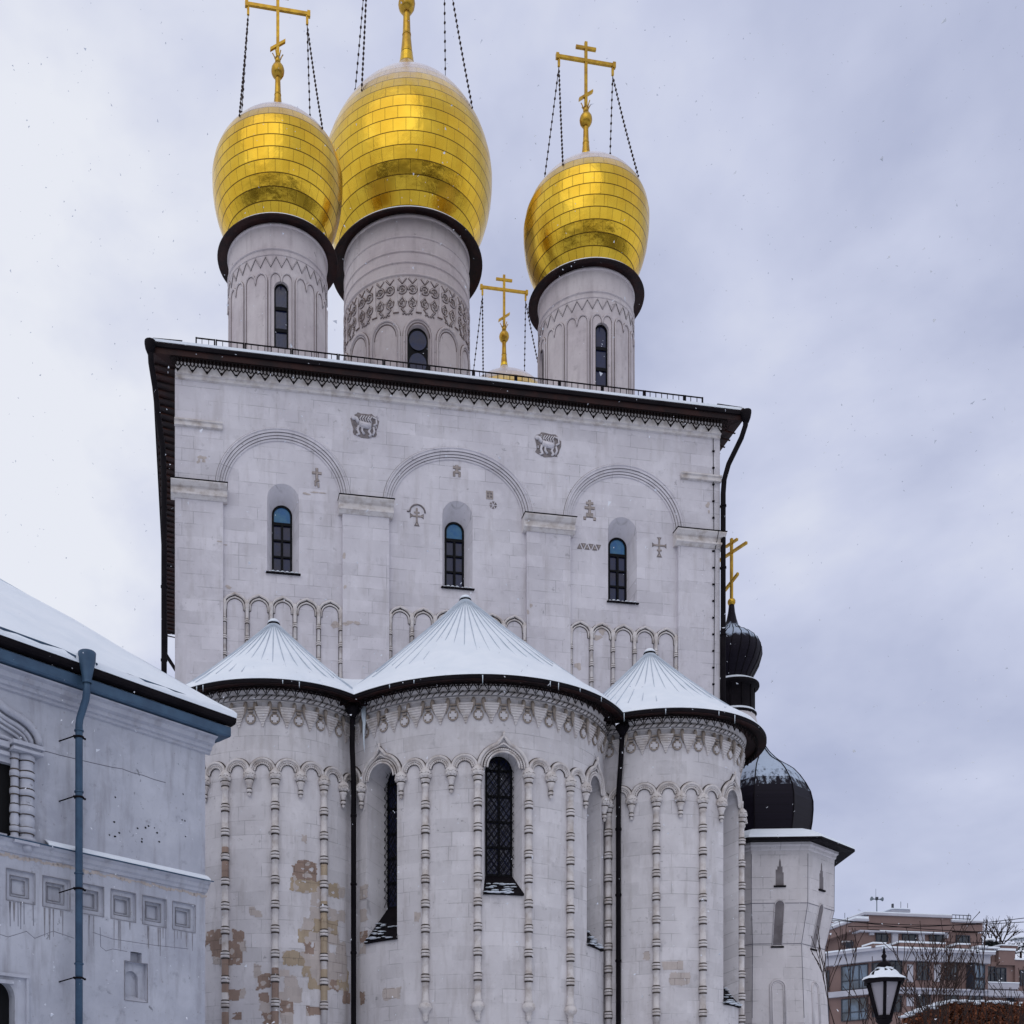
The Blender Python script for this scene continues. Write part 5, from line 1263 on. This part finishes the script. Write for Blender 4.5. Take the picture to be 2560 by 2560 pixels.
def window(p0, q0, p1, q1, mull=1, bar_=.5, o=0., g='bglassdark', Y=YB, fl=None, fm='bframe'):
    wp = fl or flat(0, Y, 1, 0)
    if fl is None: s0, z1 = BP(p0, q0, Y-o); s1 = BP(p1, q0, Y-o)[0]; z0 = BP(p0, q1, Y-o)[1]
    else: s0, s1, z0, z1 = p0, p1, q0, q1
    b = MB(wp); t = .07
    for x0, x1, y0, y1 in ((s0, s1, z1-t, z1), (s0, s1, z0, z0+t), (s0, s0+t, z0+t, z1-t), (s1-t, s1, z0+t, z1-t)): b.box(x0, x1, y0, y1, o, o+.12)
    for i in range(1, mull+1): x = s0+(s1-s0)*i/(mull+1); b.box(x-.04, x+.04, z0+t, z1-t, o, o+.10)
    if bar_: z = z0+(z1-z0)*bar_; b.box(s0+t, s1-t, z-.04, z+.04, o, o+.09)
    f_ = b.build('window', fm, apb)
    b = MB(wp); b.quad((s0+.02, z0+.02, o+.03), (s1-.02, z0+.02, o+.03), (s1-.02, z1-.02, o+.03), (s0+.02, z1-.02, o+.03)); b.build('pane', g, f_)
for a in ((2189, 2334, 2219, 2354), (2255, 2335, 2289, 2352), (2322, 2335, 2358, 2353), (2389, 2338, 2423, 2358)): window(*a, 1, 0, -2.18)
for a in ((2223, 2400, 2254, 2452), (2291, 2404, 2322, 2450), (2361, 2405, 2393, 2450)): window(*a, 1, .78, .02)
for a in ((2223, 2488, 2253, 2530), (2291, 2486, 2325, 2530), (2360, 2486, 2395, 2530), (2420, 2486, 2455, 2530)): window(*a, 1, .7, .02)
blk('bay_window', 'bframe', 2432, 2409, 2463, 2474, -.1, .9); window(2434, 2411, 2461, 2446, 1, 0, .91, 'bglass'); window(2434, 2449, 2461, 2472, 1, 0, .91, 'bglass')
window(2466, 2416, 2487, 2454, 1, .6, -1.18); window(2489, 2419, 2514, 2458, 1, .6, -1.18)
blk('balcony', 'btrim', 2464, 2456, 2548, 2471, -1.1, -.2); blk('roof_snow', 'snow', 2464, 2453.5, 2549, 2456, -1.15, -.15)
blk('wing', 'taupe', 2497, 2375, 2538, 2412, -10, -.9); blk('wing', 'taupe', 2470, 2370, 2499, 2406, -10, -1.4); blk('wing', 'taupe', 2538, 2398, 2620, 2500, -10, -.95)
for a in ((2495, 2370, 2540, 2375), (2468, 2366, 2500, 2370), (2538, 2395, 2620, 2399), (2444, 2363, 2470, 2368)): blk('roof_snow', 'snow', *a, -10, -.8)
blk('penthouse', 'taupe', 2504, 2362, 2545, 2371, -10, -5); blk('roof_snow', 'snow', 2502, 2360, 2546, 2362.5, -10, -4.8)
window(2549, 2425, 2562, 2464, 0, 0, -.93); window(2517, 2490, 2540, 2530, 1, .6, -1.18)
blk('roof_house', 'btrim', 2232, 2271, 2276, 2279, -8, -5); blk('roof_snow', 'snow', 2230, 2269.5, 2277, 2271, -8, -4.8)
blk('vent_pipe', 'bframe', 2231.5, 2259, 2234.5, 2278, -6, -5.8)
# left, receding part
cx_, cz_ = BP(2219, 2370); LD = (-.62, .785)
LW = flat(cx_, YB, .62, -.785)
def lp(px, py): return onplane(px, py, cx_, YB, .62, -.785)
b = MB(LW); sL = lp(2052, 2400)[0]-3; b.box(sL, 0, G, lp(2219, 2398)[1], -10, 0); b.build('wall', 'taupe', apb)
for q0, q1, o in ((2369, 2400, .5), (2369, 2376, .9), (2468, 2482, .4)):
    b = MB(LW); b.box(sL, 0.3, lp(2219, q1)[1], lp(2219, q0)[1], -.4, o); b.build('cornice', 'btrim', apb)
b = MB(LW); b.box(sL, 0.3, lp(2219, 2368.9)[1], lp(2219, 2365)[1], -8, .95); b.build('roof_snow', 'snow', apb)
def lwin(p0, p1, q0, q1, *a):
    s0 = lp(p0, q0)[0]; s1 = lp(p1, q0)[0]; window(s0, lp(2219, q1)[1], s1, lp(2219, q0)[1], *a, fl=LW)
lwin(2104, 2171, 2404, 2466, 2, .38, .02, 'bglass'); lwin(2104, 2171, 2488, 2545, 2, .38, .02, 'bglass'); lwin(2064, 2074, 2410, 2462, 0, 0, .02); lwin(2060, 2073, 2494, 2550, 0, 0, .02)
lwin(2180, 2212, 2404, 2452, 1, .6, .02); lwin(2180, 2212, 2488, 2540, 1, .6, .02)
# glazed sloping roof, chimney and rail on the left
x0, z0 = BP(2072, 2366, YB+6); x1, z1 = BP(2143, 2326, YB+8); x2, _ = BP(2145, 2350, YB+3)
b = MB(); b.face([b.p(*q) for q in ((x0, z0, YB+4), (x2, z0, YB+3), (x1, z1, YB+9), (BP(2128, 2326, YB+9)[0], z1, YB+9))]); b.build('sloping_roof', 'snow', apb)
b = MB(); b.face([b.p(*q) for q in ((x0, z0-.1, YB+4), (x2, z0-1.2, YB+3), (x2, z0, YB+3))]); 
for i in range(9): x = x0+(x1-x0)*(i+.5)/9; b.box(x, x+.12, z0-1, z0+(z1-z0)*(i/9)*.6, YB+3.4, YB+3.5)
b.build('glazing', 'bframe', apb)
blk('wing', 'taupe', 2045, 2335, 2092, 2375, -16, -9); blk('roof_snow', 'snow', 2045, 2331, 2094, 2336, -16, -8.8)
M['brick'] = noisy('red_brick', (.24, .13, .11), (.20, .11, .10), 1, .9, 0, .2, .1)
blk('chimney', 'brick', 2072, 2303, 2116, 2332, -13, -10); blk('roof_snow', 'snow', 2070, 2298, 2121, 2303, -13.3, -9.8)
blk('terrace', 'taupe', 2095, 2328, 2140, 2362, -14, -9)
def rail(p0, q0, p1, q1, o, n_):
    b = MB(flat(0, YB, 1, 0)); a0 = BP(p0, q0, YB-o); a1 = BP(p1, q1, YB-o)
    for dz in (0, -.35, -.7): b.tube([(a0[0], a0[1]+dz, o), (a1[0], a1[1]+dz, o)], .04, 4)
    for i in range(n_+1): u = i/n_; x = a0[0]+(a1[0]-a0[0])*u; z = a0[1]+(a1[1]-a0[1])*u; b.tube([(x, z-1.0, o), (x, z, o)], .04, 4)
    b.build('roof_railing', 'brail', apb)
rail(2380, 2287, 2427, 2289, -4, 5); rail(2094, 2319, 2137, 2301, -8.5, 4)
for px_, q0, q1 in ((2112, 2282, 2298), (2252, 2254, 2270), (2269, 2258, 2270)):
    x, z = BP(px_, q0, YB+8); z2 = BP(px_, q1, YB+8)[1]; b = MB(); b.tube([(x, z2, YB+8), (x, z, YB+8)], .03, 4); b.build('antenna', 'brail', apb)
# loudspeaker mast on the roof
x, z = BP(2192, 2248, YB+4)
M['horn'] = mat('grey_horn', (.13, .16, .19), .5)[0]
ls = thing('loudspeaker_mast', 'thin mast with two grey horn loudspeakers on the apartment roof', 'loudspeaker', (x, YB+4, BP(2192, 2281, YB+4)[1]+EYE))
b = MB(); b.tube([(x, BP(2192, 2281, YB+4)[1], YB+4), (x, z, YB+4)], .05, 6); b.tube([(x-.1, z, YB+4), (x-.1, BP(2190, 2222, YB+4)[1], YB+4)], .02, 4); b.build('mast', 'horn', ls)
b = MB(); b.box(x-.10, x+.10, z-.08, z+.20, YB+3.9, YB+4.1); b.build('junction_box', 'bframe', ls)
for sg in (-1, 1):
    b = MB(); b.tube([(x+sg*.10, z, YB+4), (x+sg*.28, z, YB+4), (x+sg*.40, z, YB+3.98), (x+sg*.58, z+.02, YB+3.96)], [.04, .05, .09, .21], 12); b.build('horn', 'horn', ls)

# overhead wires
for (a, b_, lab) in (((2050, 2292), (2560, 2330), 'topmost dark overhead wire crossing in front of the apartment block from upper left'), ((2050, 2298), (2560, 2305), 'dark overhead wire running nearly level over the penthouse of the apartment block'), ((2120, 2316), (2600, 2290), 'thin dark overhead wire rising to the right over the apartment roof'), ((2330, 2352), (2600, 2338), 'lowest thin overhead wire, beside the distant bare tree on the right')):
    p0 = BP(*a, 40); p1 = BP(*b_, 40); b = MB()
    b.tube([(p0[0]+(p1[0]-p0[0])*i/12, p0[1]+(p1[1]-p0[1])*i/12-.35*math.sin(PI*i/12), 40) for i in range(13)], .028, 4)
    tag(b.build('overhead_wire', 'black'), lab, 'wire', 'overhead wires by the apartment block')

# ================================================================== TREES AND SHRUBS
M['bark'] = noisy('dark_bark', (.026, .016, .015), (.042, .026, .022), 8, .9, 0, .2, .2)
def grow(b, p, d, L, r, depth, rnd, spread=.5, up=.25, buds=True):
    n = 4; pts = [p.copy()]; q = p.copy(); dd = d.copy()
    for i in range(n):
        dd = (dd+Vector((rnd.uniform(-1, 1), rnd.uniform(-1, 1), rnd.uniform(-.6, 1)))*.13).normalized(); q = q+dd*(L/n); pts.append(q.copy())
    b.tube([(v.x, v.z, v.y) for v in pts], [max(.0065, r*(1-.5*i/n)) for i in range(n+1)], 5 if r > .015 else 4, False, False)
    if depth == 0:
        if buds: b.sphere(q.x, q.z, q.y, .009, 4, .022)
        return
    k_ = rnd.choice((2, 3, 3)) if depth > 1 else rnd.choice((2, 3))
    for i in range(k_):
        j = rnd.randint(2, n) if i else n
        ax_ = Vector((rnd.uniform(-1, 1), rnd.uniform(-1, 1), rnd.uniform(-.2, .5))).normalized()
        nd = (dd+ax_*spread*(1 if i else .45)+Vector((0, 0, up))).normalized()
        grow(b, pts[j], nd, L*rnd.uniform(.6, .85), r*.62, depth-1, rnd, spread, up, buds)
def shrub(px_, d, toppy, seed, label, lean=0, trunks=3, depth=3, sp=.75):
    rr = ray(px_, 0); X, Y = XC+d*rr[0], YC+d*rr[1]; H = (YH-toppy)/F*d+EYE
    t = thing('bare_shrub', label, 'shrub', (X, Y, 0), 'bare shrubs in front of the apartment block'); rnd = random.Random(seed)
    b = MB(); H *= .90; zt = H*.42
    for i in range(trunks):
        a = 2*PI*i/trunks+rnd.random(); dv = Vector((math.cos(a)*.22+lean, math.sin(a)*.15, 1)).normalized()
        base = Vector((X+.1*math.cos(a), Y+.1*math.sin(a), G)); tip = base+dv*zt
        b.tube([(base.x, base.z, base.y), (base.x*.5+tip.x*.5+.05, (base.z+tip.z)/2, base.y*.5+tip.y*.5), (tip.x, tip.z, tip.y)], [.045, .04, .034], 6)
        b2 = grow(b, tip, dv, H*.25, .026, depth, rnd, sp, .28)
    b.build('branches', 'bark', t)
shrub(2186, 21, 2300, 3, 'bare dark shrub with upright twigs behind the street lamp, left of it', .02, 2, 4, .6)
shrub(2235, 20, 2360, 8, 'bare shrub with fine twigs rising just right of the street lamp', .05, 2, 3, .7)
shrub(2362, 22, 2300, 12, 'tallest bare shrub, its twigs reaching the penthouse roof line', .10, 3, 4, .65)
shrub(2290, 23, 2370, 21, 'slender bare shrub between the lamp and the tallest shrub', .02, 2, 3, .7)
shrub(2440, 22, 2430, 31, 'low dense bare shrub in front of the blue bay window', -.05, 4, 3, 1.)
shrub(2530, 23, 2400, 44, 'bare shrub at the right edge behind the brown hedge', .0, 4, 3, .9)
# far trees beyond the roofs
X, z = BP(2496, 2352, 75); t = thing('distant_bare_tree', 'small round bare tree standing behind the rooftops at right', 'tree', (X, 75, 0)); b = MB(); rnd = random.Random(5)
b.tube([(X, G, 75), (X, z-1.2, 75)], [.35, .2], 6); 
for i in range(6): grow(b, Vector((X, 75, z-1.4)), Vector((math.cos(i), math.sin(i)*.5, 1.1)).normalized(), 1.7, .12, 3, rnd, .9, .1, False)
b.build('branches', 'bark', t)
M['needle'] = noisy('dark_foliage', (.012, .016, .018), (.02, .024, .024), 2, .9, 0, .1, 0)
for px_, py_, r_, lab in ((2472, 2362, 1.0, 'small dark evergreen crown with a snow cap beside the distant bare tree'), (2552, 2368, 1.9, 'dark evergreen crown at the right edge above the far roofs')):
    X, z = BP(px_, py_, 72); t = thing('distant_evergreen', lab, 'tree', (X, 72, 0)); rnd = random.Random(px_); b = MB()
    b.tube([(X, G, 72), (X, z-.5, 72)], [.25, .12], 6); b.build('trunk', 'bark', t); b = MB()
    for i in range(500):
        v = Vector((rnd.gauss(0, 1), rnd.gauss(0, 1), rnd.gauss(0, .7))).normalized()*r_*rnd.random()**.4; v.z *= .6; s_ = .22
        p = Vector((X, 72, z))+v; a = Vector((rnd.uniform(-1, 1), rnd.uniform(-1, 1), rnd.uniform(-1, 1)))*s_; c = Vector((rnd.uniform(-1, 1), rnd.uniform(-1, 1), rnd.uniform(-1, 1)))*s_
        b.face([b.p(q.x, q.z, q.y) for q in (p, p+a, p+c)])
    b.build('crown', 'needle', t)
    b = MB(); b.sphere(X, z+r_*.5, 72, r_*.6, 8, .2); b.build('snow', 'snow', t)

# brown hedge with snow caps
M['leaf'] = noisy('dry_beech_leaves', (.19, .062, .030), (.085, .032, .02), 9, .8, 0, .2, .3, 5, .35, .65)
M['leaf2'] = noisy('dry_beech_leaves_light', (.30, .12, .06), (.16, .055, .03), 9, .8, 0, .2, .3)
HY = -17.6
hx0, _ = onY(2262, 2515, HY); hx1 = onY(2542, 2515, HY)[0]; hz = onY(2400, 2508, HY)[1]
hg = thing('beech_hedge', 'tall clipped hedge of dry rust-brown leaves capped with snow, right of the street lamp', 'hedge', ((hx0+hx1)/2, HY, 0))
b = MB(); rnd = random.Random(2); nb = 13
for i in range(nb):
    x = hx0+(hx1-hx0)*(i+.5)/nb; hh = hz-.05-(.28*max(0, (4-i))/4)+rnd.uniform(-.03, .03); wx = (hx1-hx0)/nb*.56
    b.smooth = True
    b.lathe(x, HY, [(wx*.95, G), (wx, hh-1.5), (wx*.95, hh-.5), (wx*.8, hh-.15), (wx*.5, hh-.03), (0, hh)], 10, sq=1.6)
b.build('hedge_body', 'leaf', hg)
b = MB()
for i in range(12000):
    u = rnd.random(); x = hx0+(hx1-hx0)*u; k_ = (u*nb) % 1-.5; hh = hz-(.28*max(0, 4-u*nb))/4-.5*k_*k_
    z = hh-abs(rnd.gauss(0, 1))*1.0 if rnd.random() < .8 else hh-rnd.uniform(0, .1)
    y = HY-.36*math.sqrt(max(.05, 1-(2*k_)**2))-rnd.uniform(-.05, .08) if z < hh-.12 else HY+rnd.uniform(-.4, .2)
    p = Vector((x, y, z)); a = Vector((rnd.uniform(-1, 1), rnd.uniform(-1, 1), rnd.uniform(-1, 1))).normalized()*.05; c = Vector((rnd.uniform(-1, 1), rnd.uniform(-1, 1), rnd.uniform(-1, 1))).normalized()*.035
    b.mi = rnd.randint(0, 1); b.face([b.p(q.x, q.z, q.y) for q in (p-a, p+c, p+a, p-c)])
b.build('leaves', ['leaf', 'leaf2'], hg); tag(hg.children[-1], kind='stuff')
b = MB(); b.smooth = True
for i in range(46):
    u = (i+.5)/46; x = hx0+(hx1-hx0)*u; k_ = (u*nb) % 1-.5; hh = hz-(.28*max(0, 4-u*nb))/4-.5*k_*k_*.6
    b.sphere(x, hh+.0, HY-.1+rnd.uniform(-.1, .1), .10+.04*rnd.random(), 8, .035, .3)
b.build('snow', 'snow', hg)

# ================================================================== STREET LAMP
lx, ly = XC+14.5*ray(2210, 0)[0], YC+14.5*ray(2210, 0)[1]
Zp = lambda py: (YH-py)/F*14.5
lamp = thing('street_lamp', 'black lantern street lamp with frosted panes and a snow-covered cap, lower right', 'street lamp', (lx, ly, 0))
M['frost'] = mat('frosted_lamp_pane', (.27, .25, .28), .45, 0, .4)[0]
px1 = 14.5/F
zt, zb = Zp(2455), Zp(2543); rt, rb = 42*px1, 18*px1
def hexring(b, r, z, n=6, off=.5): return [b.p(lx+r*math.sin(2*PI*(k+off)/n), z, ly-r*math.cos(2*PI*(k+off)/n)) for k in range(n)]
b = MB()
for k in range(6):
    t = 2*PI*(k+.5)/6; b.tube([(lx+rb*math.sin(t), zb, ly-rb*math.cos(t)), (lx+rt*math.sin(t), zt, ly-rt*math.cos(t))], .024, 4)
A = hexring(b, rt+.05, zt-.02); B = hexring(b, rt+.055, zt+.02); Cc = hexring(b, rt-.02, zt+.05); D = hexring(b, rt-.03, zt-.02)
for P, Q in ((A, B), (B, Cc), (D, A)):
    for k in range(6): b.face([P[k], P[(k+1) % 6], Q[(k+1) % 6], Q[k]])
A = hexring(b, rb+.02, zb-.02); B = hexring(b, rb+.02, zb+.02)
for k in range(6): b.face([A[k], A[(k+1) % 6], B[(k+1) % 6], B[k]])
b.face(A[::-1]); b.face(B)
b.build('lantern_frame', 'black', lamp)
b = MB(); A = hexring(b, rb-.005, zb+.01); B = hexring(b, rt-.012, zt)
for k in range(6): b.face([A[k], A[(k+1) % 6], B[(k+1) % 6], B[k]])
b.build('lamp_glass', 'frost', lamp)
b = MB(); A = hexring(b, rt+.0, zt+.04); B = hexring(b, rt*.55, zt+.15); Cc = hexring(b, .07, zt+.19); 
for P, Q in ((A, B), (B, Cc)):
    for k in range(6): b.face([P[k], P[(k+1) % 6], Q[(k+1) % 6], Q[k]])
b.lathe(lx, ly, [(.085, zt+.17), (.09, zt+.21), (.06, zt+.25), (.02, zt+.27), (.022, zt+.30), (.035, zt+.33), (.015, zt+.36), (.02, zt+.38), (.004, zt+.45)], 12)
b.build('lamp_cap', 'black', lamp)
b = MB(); b.smooth = True; rnd = random.Random(4); rings = []
for j, (r, z) in enumerate(((rt+.045, zt+.03), (rt+.03, zt+.055), (rt-.03, zt+.085), (rt*.72, zt+.128), (rt*.5, zt+.160), (.11, zt+.178))):
    rings.append([b.p(lx+(r+rnd.uniform(-.008, .008))*math.sin(2*PI*k/24)*(1), z+rnd.uniform(-.008, .008), ly-r*math.cos(2*PI*k/24)) for k in range(24)])
for P, Q in zip(rings[:-1], rings[1:]):
    for k in range(24):
        if P is rings[0] or rnd.random() > .12: b.face([P[k], P[(k+1) % 24], Q[(k+1) % 24], Q[k]])
b.build('snow', 'snow', lamp)
b = MB(); b.lathe(lx, ly, [(.15, G), (.15, G+.3), (.09, G+.5), (.05, G+1.0), (.045, zb-.35), (.07, zb-.32), (.05, zb-.26), (.04, zb-.18), (.06, zb-.10), (.10, zb-.05), (rb, zb-.01)], 14); b.build('post', 'black', lamp)

# ================================================================== FALLING SNOW
random.seed(77); b = MB(); M['flake'] = mat('snowflake', (.66, .68, .74), .8)[0]
for i in range(4200):
    d = 3.5+38*random.random()**.55; px_ = random.uniform(-200, 2760); py_ = random.uniform(-200, 2700)
    r = ray(px_, py_); x, y, z = XC+d*r[0], YC+d*r[1], d*r[2]
    if y > -6.2 or z < G: continue
    s_ = random.uniform(.35, 1.)*.0018*d**.75*(2.2 if random.random() < .05 else 1)*1.15
    vs = [Vector((random.uniform(-1, 1), random.uniform(-1, 1), random.uniform(-1, 1)))*s_*random.uniform(.7, 1.5) for _ in range(4)]
    ids = [b.p(x+v.x, z+v.z, y+v.y) for v in vs]
    for t in ((0, 1, 2), (0, 2, 3), (0, 3, 1), (1, 3, 2)): b.face([ids[q] for q in t])
tag(b.build('falling_snow', 'flake'), 'snowflakes drifting in the air in front of the church', None, None, 'stuff')

# ================================================================== the wooded town behind the viewer, mirrored in the gilding
M['wood'] = noisy('bare_wood', (.045, .035, .03), (.085, .065, .05), .3, .95, 0, .1, 0)
b = MB(); rnd = random.Random(19)
for i in range(1500):
    ang = rnd.uniform(-PI*.62, PI*.62); d = 75+330*rnd.random()**1.3; x = XC+d*math.sin(ang); y = YC-d*math.cos(ang)
    h = rnd.uniform(8, 17); r = rnd.uniform(3.5, 8)
    if y > -60: continue
    prof = [(r*.55, G), (r, G+h*.35), (r*.85, G+h*.7), (r*.35, G+h*.93), (.01, G+h)]
    b.lathe(x, y, prof, 7, False, caps=False)
tag(b.build('distant_woodland', 'wood'), 'dark bare woodland around the church grounds', None, None, 'stuff')
